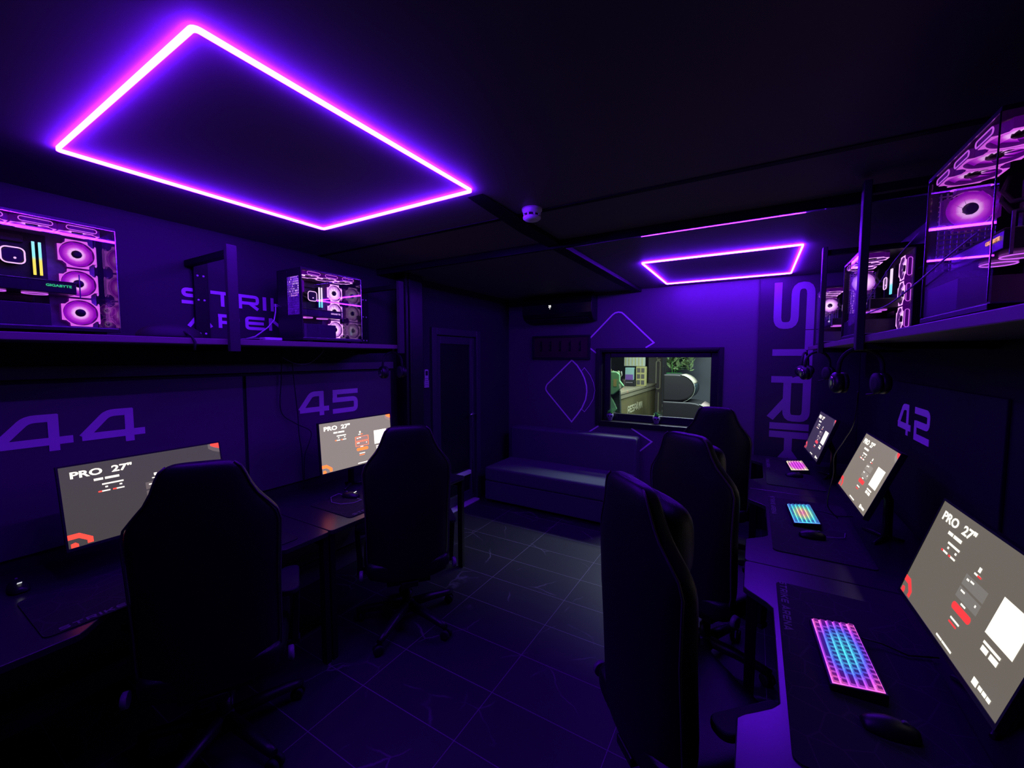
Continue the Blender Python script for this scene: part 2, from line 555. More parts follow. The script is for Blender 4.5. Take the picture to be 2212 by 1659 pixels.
# boxed column beside the door
struct(MB().box(XL, -2.70, 2.68, 2.90, 0, ZC).box(-2.70, -2.685, 2.715, 2.745, 0, ZC).build('trim_5', 'trim_black', bevel=.006))
# panels on the wall behind the left row
struct(MB().box(XL, XL + .012, 1.38, 2.60, .80, 1.58).build('trim_6', 'wall_panel', bevel=.003))
struct(MB().box(XL, XL + .012, .10, 1.36, .80, 1.58).build('trim_7', 'wall_panel', bevel=.003))
struct(MB().box(XL, XL + .03, 0.0, 2.62, 1.60, 1.66).build('trim_8', 'wall_panel', bevel=.004))
struct(MB().box(XR - .012, XR, 2.17, 3.50, .80, 1.55).build('trim_9', 'wall_right', bevel=.003))
struct(MB().box(XL, XL + .014, .10, 2.62, .0, .40).build('trim_10', 'skirting', bevel=.003))
struct(MB().box(XL, XL + .012, 2.90, DY0 - .06, 0, .07).box(XL, XL + .012, DY1 + .06, YF, 0, .07).build('baseboard_left', 'trim_black'))

# ------------------------------------------------------------------ window to the lobby
win = bpy.data.objects.new('window_1', None); col.objects.link(win); struct(win)
fr = MB()
ox0, ox1, oz0, oz1 = -1.615, -.272, .895, 1.805
for b in ((ox0, WX0, oz0, oz1), (WX1, ox1, oz0, oz1), (WX0, WX1, WZ1, oz1), (WX0, WX1, oz0, WZ0)):
    fr.box(b[0], b[1], YF - .022, YF, b[2], b[3])
fr.build('casing', 'trim_black', win, bevel=.004)
lin = MB()
lin.box(WX0, WX0 + .012, YF, YF + .2, WZ0, WZ1).box(WX1 - .012, WX1, YF, YF + .2, WZ0, WZ1)
lin.box(WX0 + .012, WX1 - .012, YF, YF + .2, WZ1 - .012, WZ1)
lin.build('lining', 'trim_black', win)
MB().box(WX0 + .012, WX1 - .012, YF - .03, YF + .2, WZ0, WZ0 + .018).build('sill', 'trim_black', win, bevel=.004)
sx0, sx1, sz0, sz1 = -1.477, -.396, 1.035, 1.70
sash = MB()
Y0, Y1 = YF + .10, YF + .14
a0, a1, b0, b1 = WX0 + .012, WX1 - .012, WZ0 + .018, WZ1 - .012
sash.box(a0, sx0, Y0, Y1, b0, b1).box(sx1, a1, Y0, Y1, b0, b1).box(sx0, sx1, Y0, Y1, sz1, b1).box(sx0, sx1, Y0, Y1, b0, sz0)
sash.build('sash', 'trim_black', win, bevel=.005)
MB().box(sx0, sx1, YF + .117, YF + .123, sz0, sz1).build('pane', 'window_glass', win)

# ------------------------------------------------------------------ door
dr = bpy.data.objects.new('door_1', None); col.objects.link(dr); struct(dr)
df = MB()
x0, x1 = XL - .10, XL + .025
df.box(x0, x1, DY0, DY0 + .075, 0, DZ).box(x0, x1, DY1 - .075, DY1, 0, DZ).box(x0, x1, DY0 + .075, DY1 - .075, DZ - .075, DZ)
df.build('door_frame', 'door_frame', dr, bevel=.006)
MB().box(x0, x1 + .03, DY0 + .075, DY1 - .075, 0, .022).build('threshold', 'white_plastic', dr, bevel=.005)
lf = MB()
ly0, ly1, lz0, lz1 = DY0 + .080, DY1 - .080, .03, DZ - .080
lx0, lx1 = XL - .06, XL - .01
st = .085
lf.box(lx0, lx1, ly0, ly0 + st, lz0, lz1).box(lx0, lx1, ly1 - st, ly1, lz0, lz1)
lf.box(lx0, lx1, ly0 + st, ly1 - st, lz0, lz0 + .11).box(lx0, lx1, ly0 + st, ly1 - st, lz1 - st, lz1)
lf.build('door_leaf', 'door_frame', dr, bevel=.005)
MB().box(lx0 + .02, lx0 + .03, ly0 + st, ly1 - st, lz0 + .11, lz1 - st).build('door_glass', 'door_panel', dr)
MB().box(lx0 + .005, lx1 + .012, ly0 + st, ly1 - st, .335, .380).build('mid_rail', 'white_plastic', dr, bevel=.004)
MB().box(lx1, lx1 + .006, ly1 - .055, ly1 - .043, .10, 1.90).build('edge_seal', 'chrome', dr)
hd = MB()
hd.box(lx1, lx1 + .010, ly1 - .075, ly1 - .040, .88, 1.08)
hd.tube([(lx1 + .008, ly1 - .058, 1.045), (lx1 + .050, ly1 - .058, 1.045), (lx1 + .055, ly1 - .075, 1.045), (lx1 + .055, ly1 - .175, 1.045)], .010, 10)
hd.build('door_handle', 'chrome', dr)

# ================================================================== CEILING LIGHT FRAMES
def led_frame(x0, x1, y0, y1, label):
    z0, z1 = 2.446, 2.4575
    t = thing('ceiling_light_frame', label, 'ceiling light', ((x0 + x1) / 2, (y0 + y1) / 2, z0), 0, 'square light frames on the ceiling')
    w = .0095
    cx, cy = (x0 + x1) / 2, (y0 + y1) / 2
    a, b = (x1 - x0) / 2, (y1 - y0) / 2
    outer, inner = rrect(2 * a, 2 * b, .02, 4), rrect(2 * a - 2 * w, 2 * b - 2 * w, .008, 4)
    n = len(outer)
    mb = MB(); vs = []
    for z in (0, z1 - z0):
        vs += [(p[0], p[1], z) for p in outer] + [(p[0], p[1], z) for p in inner]
    fs = []
    for k in range(n):
        l = (k + 1) % n
        fs += [[k, l, n + l, n + k], [2 * n + k, 3 * n + k, 3 * n + l, 2 * n + l], [k, 2 * n + k, 2 * n + l, l], [n + k, n + l, 3 * n + l, 3 * n + k]]
    mb.add(vs, fs)
    mb.build('light_strip', 'led_strip', t)
    return t
led_frame(-2.206, -1.121, .467, 1.544, 'large purple glowing square light frame over the desks numbered 44 and 45')
led_frame(-.807, .257, 3.376, 4.462, 'purple glowing square light frame above the lobby window')

# smoke detector
t = thing('smoke_detector', 'round white smoke detector on the dark ceiling', 'smoke detector', (-1.005, 1.890, ZC), 0)
MB().lathe([(.052, 0), (.052, -.012), (.046, -.016), (.046, -.030)]).build('base', 'detector_white', t)
sd = MB()
for k in range(8):
    a = 2 * PI * k / 8
    sd.obox((.040 * math.cos(a), .040 * math.sin(a), -.036), (.006, .008, .014), Matrix.Rotation(a, 3, 'Z'))
sd.build('vent_rib', 'detector_white', t)
MB().lathe([(.036, -.030), (.036, -.042)]).build('sensor_chamber', 'matte_black', t)
MB().lathe([(.046, -.042), (.046, -.050), (.036, -.058), (.010, -.060)]).build('cover', 'detector_white', t)

# ================================================================== WALL LETTERING
def sign(name, label, parts, mat='letter_vinyl'):
    mb = MB()
    for p in parts: p(mb)
    return tag(mb.build(name, mat), label, 'sign')
d_ = .002
PX = XL + .0125
def num(txt, x, o, r, nrm, w, h, gap):
    def f(mb):
        xx = 0
        for ch in txt:
            glyph(mb, ch, xx, w, h, h * .205, o, r, (0, 0, 1), Vector(nrm) * d_)
            xx += w + gap
    return f
sign('number_sign', 'white station number 45 on the wall above the monitor', [num('45', 0, (PX, 1.735, 1.262), (0, 1, 0), (1, 0, 0), .235, .182, .033)])
sign('number_sign', 'white station number 44 on the wall above a half hidden monitor', [num('44', 0, (PX, .352, 1.262), (0, 1, 0), (1, 0, 0), .240, .172, .030)])
sign('number_sign', 'white station number 42 on the dark wall', [num('42', 0, (XR - .0125, 3.42, 1.240), (0, -1, 0), (-1, 0, 0), .235, .180, .060)])
def strike_arena(mb):
    o = lambda y, z: (XL + .0005, y, z)
    for ch, y, w in (('S', 1.062, .112), ('T', 1.208, .126), ('R', 1.361, .127), ('K', 1.562, .118), ('E', 1.705, .118)):
        glyph(mb, ch, 0, w, .088, .019, o(y, 2.012), (0, 1, 0), (0, 0, 1), (d_, 0, 0))
    stroke(mb, [(0, 0), (0, 1)], .022, o(1.522, 2.012), (0, 1, 0), (0, 0, 1), (d_, 0, 0), 1, .088)
    for ch, y, w in (('A', 1.086, .125), ('R', 1.243, .122), ('E', 1.396, .122), ('N', 1.546, .116), ('A', 1.685, .125)):
        glyph(mb, ch, 0, w, .082, .019, o(y, 1.881), (0, 1, 0), (0, 0, 1), (d_, 0, 0))
sign('wall_lettering', 'violet STRIKE ARENA lettering on the wall behind the shelf rack', [strike_arena], 'letter_mid')
def strike_vertical(mb):
    h = .31
    cnt = [0]
    def L(pl, z0, z1):
        cnt[0] += 1
        stroke(mb, pl, .062, (.142, YF - .0305, z0), (0, 0, -1), (1, 0, 0), (0, -d_ * (1 + .2 * (cnt[0] % 5)), 0), z0 - z1, h)
    for pl in GL['S']: L(pl, 2.405, 1.960)
    for pl in GL['T']: L(pl, 1.952, 1.540)
    for pl in GL['R']: L(pl, 1.530, 1.085)
    L([(.5, 0), (.5, 1)], 1.074, 1.012)
    L([(.075, 0), (.075, 1)], .995, .56)
    L([(.09, .50), (.45, .50)], .995, .56)
    L([(.42, .48), (.98, 1)], .995, .56)
    L([(.42, .52), (.98, 0)], .995, .56)
    for pl in GL['E']: L(pl, .545, .13)
sign('wall_lettering', 'tall STRIKE lettering running down the far wall', [strike_vertical], 'letter_print')

# line mural on the far wall
def mural(label, *lines):
    mb = MB()
    for pts, th, cl in lines: stroke(mb, pts, th, (0, YF - .0005, 0), (1, 0, 0), (0, 0, 1), (0, -d_, 0), closed=cl)
    tag(mb.build('wall_mural', 'mural_line'), label, 'wall art', 'line drawings on the far wall')
mural('violet line drawing of a rounded peak above the lobby window',
      ([(-1.72, 1.906), (-1.43, 2.191), (-1.40, 2.211), (-1.362, 2.218), (-1.325, 2.211), (-1.301, 2.192), (-.963, 1.862), (-1.05, 1.808)], .016, False),
      ([(-1.618, 1.750), (-1.715, 1.824)], .016, False))
mural('violet outline of a round-sided diamond below the hook board',
      ([(-1.924, .905), (-2.255, 1.255), (-2.275, 1.283), (-2.281, 1.305), (-2.275, 1.33), (-2.262, 1.357), (-1.928, 1.666), (-1.86, 1.605), (-1.801, 1.522), (-1.762, 1.447), (-1.737, 1.36), (-1.731, 1.285), (-1.745, 1.19), (-1.79, 1.087), (-1.85, 1.0)], .016, True))
mural('thin faint crescent line between the diamond outline and the lobby window',
      ([(-1.796, 1.54), (-1.765, 1.576), (-1.69, 1.485), (-1.650, 1.40), (-1.629, 1.31), (-1.650, 1.20), (-1.70, 1.115), (-1.758, 1.041), (-1.79, 1.066)], .006, False))
mural('violet angled lines below the lobby window, above the sofa',
      ([(-1.579, .884), (-1.737, .773)], .016, False), ([(-1.190, .888), (-.962, .757), (-1.11, .618)], .016, False))

# ================================================================== DESKS
def desk_poly(x_front, x_back, yc, half, sgn):
    """top outline with a shallow seat cut-out in the middle of its front edge"""
    c0, c1, dep = .30, .36, .10
    pts = [(x_back, yc - half), (x_front + sgn * .02, yc - half)]
    pts += [(x_front + sgn * .006, yc - half + .006), (x_front, yc - half + .02)]
    pts += [(x_front, yc - c1), (x_front + sgn * .015, yc - c1 + .02), (x_front + sgn * dep * .8, yc - c0 + .02), (x_front + sgn * dep, yc - c0 + .05)]
    pts += [(x_front + sgn * dep, yc + c0 - .05), (x_front + sgn * dep * .8, yc + c0 - .02), (x_front + sgn * .015, yc + c1 - .02), (x_front, yc + c1)]
    pts += [(x_front, yc + half - .02), (x_front + sgn * .006, yc + half - .006), (x_front + sgn * .02, yc + half), (x_back, yc + half)]
    return pts
def make_desk(xf, xb, yc, half, sgn, label, group):
    t = thing('gaming_desk', label, 'desk', ((xf + xb) / 2, yc, 0), 0, group)
    ox, oy = (xf + xb) / 2, yc
    P = [(x - ox, y - oy) for x, y in desk_poly(xf, xb, yc, half, sgn)]
    MB().prism(P, (0, 0, .725), (1, 0, 0), (0, 1, 0), (0, 0, .025)).build('desk_top', 'desk_top', t, bevel=.003)
    for ex in (xf + sgn * .035 - ox, xb - sgn * .05 - ox):
        for ey in (-half + .018, half - .018):
            MB().box(ex - .022, ex + .022, ey - .016, ey + .016, 0, .725).build('leg', 'black_metal', t, bevel=.003)
    rl = MB(); bx = xb - sgn * .05 - ox
    rl.box(bx - .012, bx + .012, -half + .034, half - .034, .165, .205)
    rl.build('back_rail', 'black_metal', t, bevel=.003)
    for ey in (-half + .018, half - .018):
        e0, e1 = sorted((xf + sgn * .057 - ox, xb - sgn * .072 - ox))
        MB().box(e0, e1, ey - .012, ey + .012, .67, .715).build('side_rail', 'black_metal', t, bevel=.003)
    return t
LF, LB, RF, RB = -1.965, -2.79, -.010, .770
make_desk(LF, LB, 1.970, .605, -1, 'dark desk with cut-out front below the number 45', 'desks of the row below numbers 44 and 45')
make_desk(LF, LB, .755, .605, -1, 'dark desk with cut-out front below the number 44', 'desks of the row below numbers 44 and 45')
make_desk(RF, RB, 1.540, .615, 1, 'dark desk under the large keyboard with the cyan middle', 'desks of the row below number 42')
make_desk(RF, RB, 2.775, .615, 1, 'dark desk under the keyboard with the pink middle', 'desks of the row below number 42')
make_desk(RF, RB, 3.995, .600, 1, 'dark desk under the small magenta keyboard', 'desks of the row below number 42')

# ================================================================== MOUSE MATS
def make_mat(label, loc, rz, lw=.90, dp=.40, tx=.20):
    """local +x = away from the user, local +y = user's left"""
    t = thing('mouse_mat', label, 'mouse mat', loc, rz, 'long mouse mats')
    MB().prism(rrect(dp, lw, .025, 5, dp / 2, 0), (0, 0, 0), (1, 0, 0), (0, 1, 0), (0, 0, .004)).build('pad', 'mat_cloth', t)
    mb = MB()
    o, r, u, d = (.012, tx + .27, .0042), (0, -1, 0), (1, 0, 0), (0, 0, .0004)
    word(mb, 'STRIKE ARENA', .026, .008, .024, .0055, o, r, u, d)
    mb.build('lettering', 'mat_print', t)
    return t
ZT = .7502
make_mat('long black mouse mat under the large keyboard with the cyan middle', (.108, 1.560, ZT), 0, .90, .40, .19)
make_mat('long black mouse mat under the keyboard with the pink middle', (.108, 2.790, ZT), 0, .90, .40, .19)
make_mat('long black mouse mat under the small magenta keyboard', (.108, 4.010, ZT), 0, .90, .36, .19)
make_mat('long black mouse mat below monitor 45', (LF - .062, 1.985, ZT), PI, .90, .40, .14)
make_mat('long black mouse mat below monitor 44', (LF - .062, .775, ZT), PI, .90, .40, .14)

# ================================================================== MONITORS
def screen_mats(i, bg, tx, red, box):
    return dict(bg=emit('screen_%d' % i, bg, 1.0, (.01, .01, .01)), tx=emit('screen_text_%d' % i, tx, 1.0),
                red=emit('screen_red_%d' % i, red, 1.0), box=emit('screen_box_%d' % i, box, 1.0))
SW, SH = .597, .336
def make_monitor(label, c, yaw, tilt, sm, variant=0):
    """c: centre of the screen, yaw: the way it faces, local axes: x = viewer's right, y = up the screen, z = out of it"""
    base = Vector((c[0], c[1], .7502))
    t = thing('computer_monitor', label, 'monitor', base, 0, 'gaming monitors')
    n = Vector((math.cos(yaw) * math.cos(tilt), math.sin(yaw) * math.cos(tilt), math.sin(tilt)))
    fwd = Vector((math.cos(yaw), math.sin(yaw), 0))
    r = Vector((0, 0, 1)).cross(fwd).normalized()
    u = n.cross(r)
    R = Matrix((r, u, n)).transposed()
    C = Vector(c) - base
    P = lambda x, y, z: C + r * x + u * y + n * z
    bz = MB()
    e = .007
    for (xa, xb, ya, yb) in ((-SW / 2 - e, -SW / 2, -SH / 2 - .012, SH / 2 + e), (SW / 2, SW / 2 + e, -SH / 2 - .012, SH / 2 + e),
                             (-SW / 2, SW / 2, SH / 2, SH / 2 + e), (-SW / 2, SW / 2, -SH / 2 - .012, -SH / 2)):
        bz.obox(P((xa + xb) / 2, (ya + yb) / 2, -.006), (xb - xa, yb - ya, .016), R)
    bz.build('bezel', 'black_plastic', t)
    sh = MB()
    sh.obox(P(0, -.002, -.016), (SW + .012, SH + .018, .014), R)
    sh.loft([[P(x, y, -.022) for x, y in rrect(.46, .25, .04)], [P(x, y, -.050) for x, y in rrect(.34, .18, .05)]], smooth=False)
    sh.build('back_shell', 'black_plastic', t, bevel=.003)
    scr = MB().obox(P(0, 0, -.004), (SW, SH, .008), R).build('screen', sm['bg'], t)
    U = lambda a, b: (a * SW - SW / 2, SH / 2 - b * SH)
    def bar(mb, a0, a1, b0, b1, z=.0006):
        x0, y0 = U(a0, b0); x1, y1 = U(a1, b1)
        mb.obox(P((x0 + x1) / 2, (y0 + y1) / 2, z), (abs(x1 - x0), abs(y1 - y0), .0004), R)
    x, y = U(.05, .155)
    tt = font_mesh('PRO  27"', .0385, P(x, y, .0006), r, u, .0013, .0002, 1.38)
    tt.build('heading', sm['tx'], scr)
    groups = {
        'heading_caption': ((.17, .22, .205, .235), (.23, .31, .205, .235)),
        'price_caption': ((.21, .33, .285, .305), (.225, .24, .325, .345), (.305, .32, .325, .345), (.195, .25, .375, .392), (.275, .33, .375, .392)),
        'emblem_mark': ((.515, .535, .275, .315), (.50, .55, .335, .35)),
        'login_caption': ((.475, .495, .415, .432), (.505, .535, .408, .423), (.475, .51, .52, .535), (.605, .615, .53, .55), (.52, .56, .605, .62), (.50, .58, .75, .765)),
        'panel_caption': ((.75, .87, .665, .685), (.755, .80, .70, .74), (.815, .87, .70, .74)),
        'footer_caption': ((.47, .525, .955, .972), (.53, .62, .955, .972)),
        'clock_caption': ((.80, .835, .915, .965), (.845, .87, .925, .955), (.875, .90, .925, .955), (.905, .93, .925, .955))}
    for nm, bars in groups.items():
        tx = MB()
        for q_ in bars: bar(tx, *q_)
        tx.build(nm, sm['tx'], scr)
    bx = MB()
    bar(bx, .455, .64, .39, .485, .0003); bar(bx, .455, .64, .505, .595, .0003)
    bx.build('login_box', sm['box'], scr)
    MB_q = MB(); bar(MB_q, .73, .92, .32, .62, .0004)
    MB_q.build('white_panel', sm['tx'], scr)
    rd = MB()
    x0, y0 = U(.465, .0); x1, _ = U(.63, 0)
    rd.prism([(p[0], p[1]) for p in rrect(x1 - x0, .021, .0100, 4, (x0 + x1) / 2, U(0, .665)[1])], P(0, 0, .0003), r, u, n * .0004)
    ra = MB(); bar(ra, .50, .57, .785, .80); ra.build('red_caption', sm['red'], scr)
    ra = MB(); bar(ra, .185, .205, .375, .392, .0012); bar(ra, .265, .285, .375, .392, .0012); ra.build('red_price_mark', sm['red'], scr)
    ra = MB(); bar(ra, .53, .56, .335, .35, .0012); ra.build('red_emblem_mark', sm['red'], scr)
    if variant:
        ra = MB()
        for (b0, b1) in ((.388, .394), (.482, .488), (.503, .509), (.592, .598)): bar(ra, .453, .642, b0, b1, .0008)
        for (a0, a1) in ((.452, .457), (.638, .643)):
            bar(ra, a0, a1, .39, .485, .0008); bar(ra, a0, a1, .505, .595, .0008)
        ra.build('login_box_rim', sm['red'], scr)
    # corner emblems
    em = MB()
    def poly(pts): em.prism([U(a, b) for a, b in pts], P(0, 0, .0003), r, u, n * .0004)
    poly([(0, .835), (.06, .835), (.125, .92), (.125, .985), (.095, .985), (.095, .945), (.055, .895), (0, .895)])
    poly([(.012, .95), (.035, .94), (.05, .965), (.05, .998), (.012, .998)])
    em.build('corner_emblem', sm['red'], scr)
    em = MB()
    poly([(.935, 0), (1, 0), (1, .085), (.965, .06), (.935, .03)])
    em.build('corner_emblem', sm['red'], scr)
    rd.build('login_button', sm['red'], scr)
    pb = MB()
    pb.prism([U(a, b) for a, b in [(.915, .0), (.935, 0), (.935, .03), (.965, .06), (1, .085), (1, .15), (.95, .115), (.915, .07)]], P(0, 0, .0003), r, u, n * .0004)
    pb.build('pale_band', sm['box'], scr)
    # stand
    hh = C.z
    nk = MB()
    bc = C - fwd * .10; bc.z = 0
    a = P(0, -.03, -.045)
    nk.tube([(bc.x, bc.y, .012), (bc.x, bc.y, hh * .6), (a.x - fwd.x * .02, a.y - fwd.y * .02, hh * .95), tuple(a)], [.022, .020, .020, .024], 10)
    nk.build('stand_column', 'black_plastic', t)
    ft = MB()
    Rz = Matrix((r, fwd, Vector((0, 0, 1)))).transposed()
    for sgn in (-1, 1):
        v = (r * sgn * .11 + fwd * .075)
        ft.tube([bc + Vector((0, 0, .015)), bc + v * .6 + Vector((0, 0, .011)), bc + v + Vector((0, 0, .0065))], [.014, .010, .006], 8)
    ft.tube([bc + Vector((0, 0, .015)), bc - fwd * .07 + Vector((0, 0, .0065))], [.014, .006], 8)
    ft.build('stand_foot', 'black_plastic', t)
    return t
smR1 = screen_mats(1, (.155, .135, .105), (1.25, 1.18, 1.0), (1.0, .055, .05), (.21, .195, .165))
smR2 = screen_mats(2, (.26, .22, .175), (1.7, 1.6, 1.35), (1.1, .07, .06), (.34, .30, .25))
smR3 = screen_mats(3, (.050, .037, .072), (1.5, 1.35, 1.2), (1.0, .09, .12), (.15, .11, .16))
smL44 = screen_mats(4, (.068, .058, .054), (1.3, 1.2, 1.05), (2.2, .10, .055), (.16, .13, .115))
smL45 = screen_mats(5, (.30, .25, .235), (2.2, 2.0, 1.7), (4.2, .36, .07), (.42, .27, .25))
make_monitor('biggest lit monitor, behind the large keyboard with the cyan middle', (.511, 1.544, 1.072), math.radians(181.7), math.radians(16.4), smR1)
make_monitor('lit monitor with a black cable hanging in front, below number 42', (.522, 2.781, 1.101), math.radians(181.3), math.radians(20.6), smR2)
make_monitor('smallest and dimmest monitor, beside the tall STRIKE lettering', (.462, 4.041, 1.079), math.radians(182.5), math.radians(18.3), smR3)
make_monitor('lit monitor below number 44, half behind a chair', (-2.446, .768, 1.074), math.radians(1.1), math.radians(12.9), smL44)
make_monitor('bright monitor below number 45', (-2.461, 1.955, 1.087), math.radians(-1.7), math.radians(4.0), smL45, 1)

# ================================================================== KEYBOARDS
KW, KD = .335, .128
def make_keyboard(label, loc, rz, stops, capstops):
    """local +x = away from the user, +y = user's left"""
    t = thing('keyboard', label, 'keyboard', loc, rz, 'lit keyboards')
    zf, zb = .018, .034
    top = lambda x: zf + (zb - zf) * (x + KD / 2) / KD
    MB().prism([(-KD / 2, 0.001), (KD / 2, 0.001), (KD / 2, zb), (-KD / 2, zf)], (0, -KW / 2, 0), (1, 0, 0), (0, 0, 1), (0, KW, 0)).build('base', 'black_plastic', t, bevel=.003)
    nm = 'kb_%d' % (len(MATS))
    bl = ramp_emit(nm, stops, 1.0, radial=(KD * .55, KW * .55))
    cp = ramp_emit(nm + 'c', capstops, 1.0, radial=(KD * .55, KW * .55), base=(.06, .05, .07))
    b = MB()
    x0, x1 = -KD / 2 + .006, KD / 2 - .006
    b.add([(x0, -KW / 2 + .006, top(x0) + .0006), (x1, -KW / 2 + .006, top(x1) + .0006), (x1, KW / 2 - .006, top(x1) + .0006), (x0, KW / 2 - .006, top(x0) + .0006)], [[0, 1, 2, 3]])
    b.build('backlight', bl, t)
    kc, ks = MB(), MB()
    sk = ramp_emit(nm + 's', [(p_, tuple(v * .42 for v in c_)) for p_, c_ in stops], 1.0, radial=(KD * .55, KW * .55), base=(.06, .05, .07))
    rows = [(1.25, 1.25, 1.25, 6.25, 1, 1, 1, 1, 1), (2.25,) + (1,) * 10 + (1.75, 1), (1.75,) + (1,) * 11 + (2.25,), (1.5,) + (1,) * 12 + (1.5,), (1,) * 13 + (2,), (1,) * 15]
    pitch_x = (KD - .014) / 6.0; pitch_y = (KW - .014) / 15.0
    for ri, row in enumerate(rows):
        cx = -KD / 2 + .007 + pitch_x * (ri + .5) + (.0012 if ri == 5 else 0)
        y = KW / 2 - .007
        for w in row:
            cy = y - w * pitch_y / 2; y -= w * pitch_y
            hx, hy = pitch_x / 2 - .0016, w * pitch_y / 2 - .0021
            zt = top(cx)
            lo = [(cx - hx, cy - hy, zt + .002), (cx + hx, cy - hy, zt + .002), (cx + hx, cy + hy, zt + .002), (cx - hx, cy + hy, zt + .002)]
            k = .0022
            hi = [(cx - hx + k, cy - hy + k, zt + .0070), (cx + hx - k, cy - hy + k, zt + .0070), (cx + hx - k, cy + hy - k, zt + .0070), (cx - hx + k, cy + hy - k, zt + .0070)]
            kc.add(hi, [[0, 1, 2, 3]])
            ks.add(lo + hi, [[0, 3, 2, 1]] + [[i, (i + 1) % 4, 4 + (i + 1) % 4, 4 + i] for i in range(4)])
    kc.build('keycaps', cp, t)
    ks.build('lit_key_skirts', sk, t)
    cb = MB().tube([(KD / 2, KW / 2 - .05, .02), (KD / 2 + .06, KW / 2 - .04, .012), (KD / 2 + .12, KW / 2 - .06, .006), (KD / 2 + .20, KW / 2 - .03, .006)], .0028, 6)
    cb.build('cord', 'cable_black', t)
    fl = MB().box(KD / 2 - .014, KD / 2 + .004, KW / 2 - .012, KW / 2 + .016, .020, .0225)
    fl.build('side_tab', 'grey_plastic', t)
    return t
make_keyboard('large rainbow lit keyboard with a cyan middle and pink edges', (.270, 1.580, ZT + .0045), math.radians(3),
              [(0, (.10, .95, 1.2)), (.35, (.12, .75, 1.4)), (.62, (.16, .18, 1.6)), (.82, (.75, .10, 1.5)), (1, (1.4, .20, 1.0))],
              [(0, (.010, .10, .17)), (.35, (.012, .06, .20)), (.62, (.02, .012, .20)), (.82, (.07, .004, .16)), (1, (.16, .01, .14))])
make_keyboard('rainbow lit keyboard with a pink middle and blue green edges', (.272, 2.900, ZT + .0045), math.radians(3),
              [(0, (1.4, .30, .75)), (.28, (1.5, .85, .45)), (.5, (.55, 1.3, .55)), (.72, (.10, 1.1, 1.1)), (1, (.15, .55, 1.4))],
              [(0, (.40, .05, .22)), (.28, (.30, .20, .22)), (.5, (.10, .22, .26)), (.72, (.02, .16, .30)), (1, (.02, .07, .30))])
make_keyboard('small magenta lit keyboard with pale yellow edges', (.338, 4.180, ZT + .0045), math.radians(3),
              [(0, (1.3, .12, 1.5)), (.6, (1.4, .15, 1.4)), (.85, (1.5, .75, .95)), (1, (1.4, 1.3, .75))],
              [(0, (.32, .01, .42)), (.6, (.36, .02, .40)), (.85, (.45, .16, .30)), (1, (.40, .34, .22))])

# ================================================================== MICE
def make_mouse(label, loc, rz, logo=None, cord=None):
    t = thing('computer_mouse', label, 'mouse', loc, rz, 'computer mice')
    rings = []
    for k in range(9):
        s_ = k / 8
        x = -.060 + .120 * s_
        w = .034 * (math.sin(PI * min(1, max(0, .10 + .80 * s_))) ** .5) * (1 if s_ < .6 else .95)
        h = .038 * math.sin(PI * (.12 + .70 * s_)) ** .8
        rings.append([(x, w * math.cos(a) * (1.0 if math.sin(a) >= 0 else .95), max(.001, h * math.sin(a)) if math.sin(a) > 0 else .001) for a in [2 * PI * i / 14 for i in range(14)]])
    MB().loft(rings).build('body', 'black_plastic', t, subsurf=1)
    MB().lathe([(.0075, -.004), (.0085, 0), (.0075, .004)], (.028, 0, .031), Matrix.Rotation(PI / 2, 3, 'X'), 14).build('scroll_wheel', 'grey_plastic', t)
    if logo:
        MB().obox((-.032, 0, .034), (.016, .012, .003), Matrix.Rotation(.5, 3, 'Y')).build('lit_logo', logo, t)
    if cord: MB().tube(cord, .0022, 6).build('cord', 'cable_grey', t)
    return t
make_mouse('black mouse beside the large keyboard with the cyan middle', (.325, 1.325, ZT + .0045), .1)
make_mouse('black mouse beside the keyboard with the pink middle', (.290, 2.605, ZT + .0045), .1, None, [(.06, 0, .012), (.12, .03, .006), (.15, .05, .004), (.17, .12, .004)])
make_mouse('black mouse beside the small magenta keyboard', (.300, 3.890, ZT + .0045), .1)
make_mouse('mouse with a lit white logo below monitor 45', (-2.330, 1.775, ZT + .0045), PI + .4, 'white_dot',
           [(.06, 0, .012), (.10, -.02, .010), (.115, .05, .008), (.06, .13, .006), (-.02, .155, .006), (-.09, .12, .006), (-.11, .06, .006), (-.07, .045, .008)])
make_mouse('mouse with a tiny lit dot on the desk below number 44', (-2.56, .352, ZT + .0045), PI, 'white_dot_soft')

# ================================================================== GAMING CHAIRS
def chair_ring(z, w, y, th, curve, n=28):
    """closed section of the back at height z: half width w, thickness th, side wings pulled forward by curve"""
    pts = []
    for i in range(n):
        a = 2 * PI * i / n
        c, s_ = math.cos(a), math.sin(a)
        x = w * math.copysign(abs(c) ** .55, c)
        yy = th / 2 * math.copysign(abs(s_) ** .6, s_)
        yy += curve * (abs(x) / max(w, .01)) ** 2.2
        pts.append((x, y + yy, z))
    return pts
BACK = [  # z, half width, y centre, thickness, wing
 (.36, .190, -.170, .070, .02), (.40, .228, -.172, .100, .045), (.52, .244, -.176, .110, .060), (.66, .244, -.180, .110, .055), (.82, .248, -.184, .110, .045),
 (.95, .254, -.188, .105, .045), (1.03, .258, -.191, .100, .045), (1.075, .246, -.193, .098, .040), (1.12, .212, -.195, .092, .028), (1.16, .180, -.197, .088, .018), (1.205, .157, -.199, .085, .012),
 (1.245, .143, -.201, .082, .008), (1.278, .129, -.203, .076, .005), (1.298, .107, -.204, .060, .003), (1.306, .076, -.205, .034, .0)]
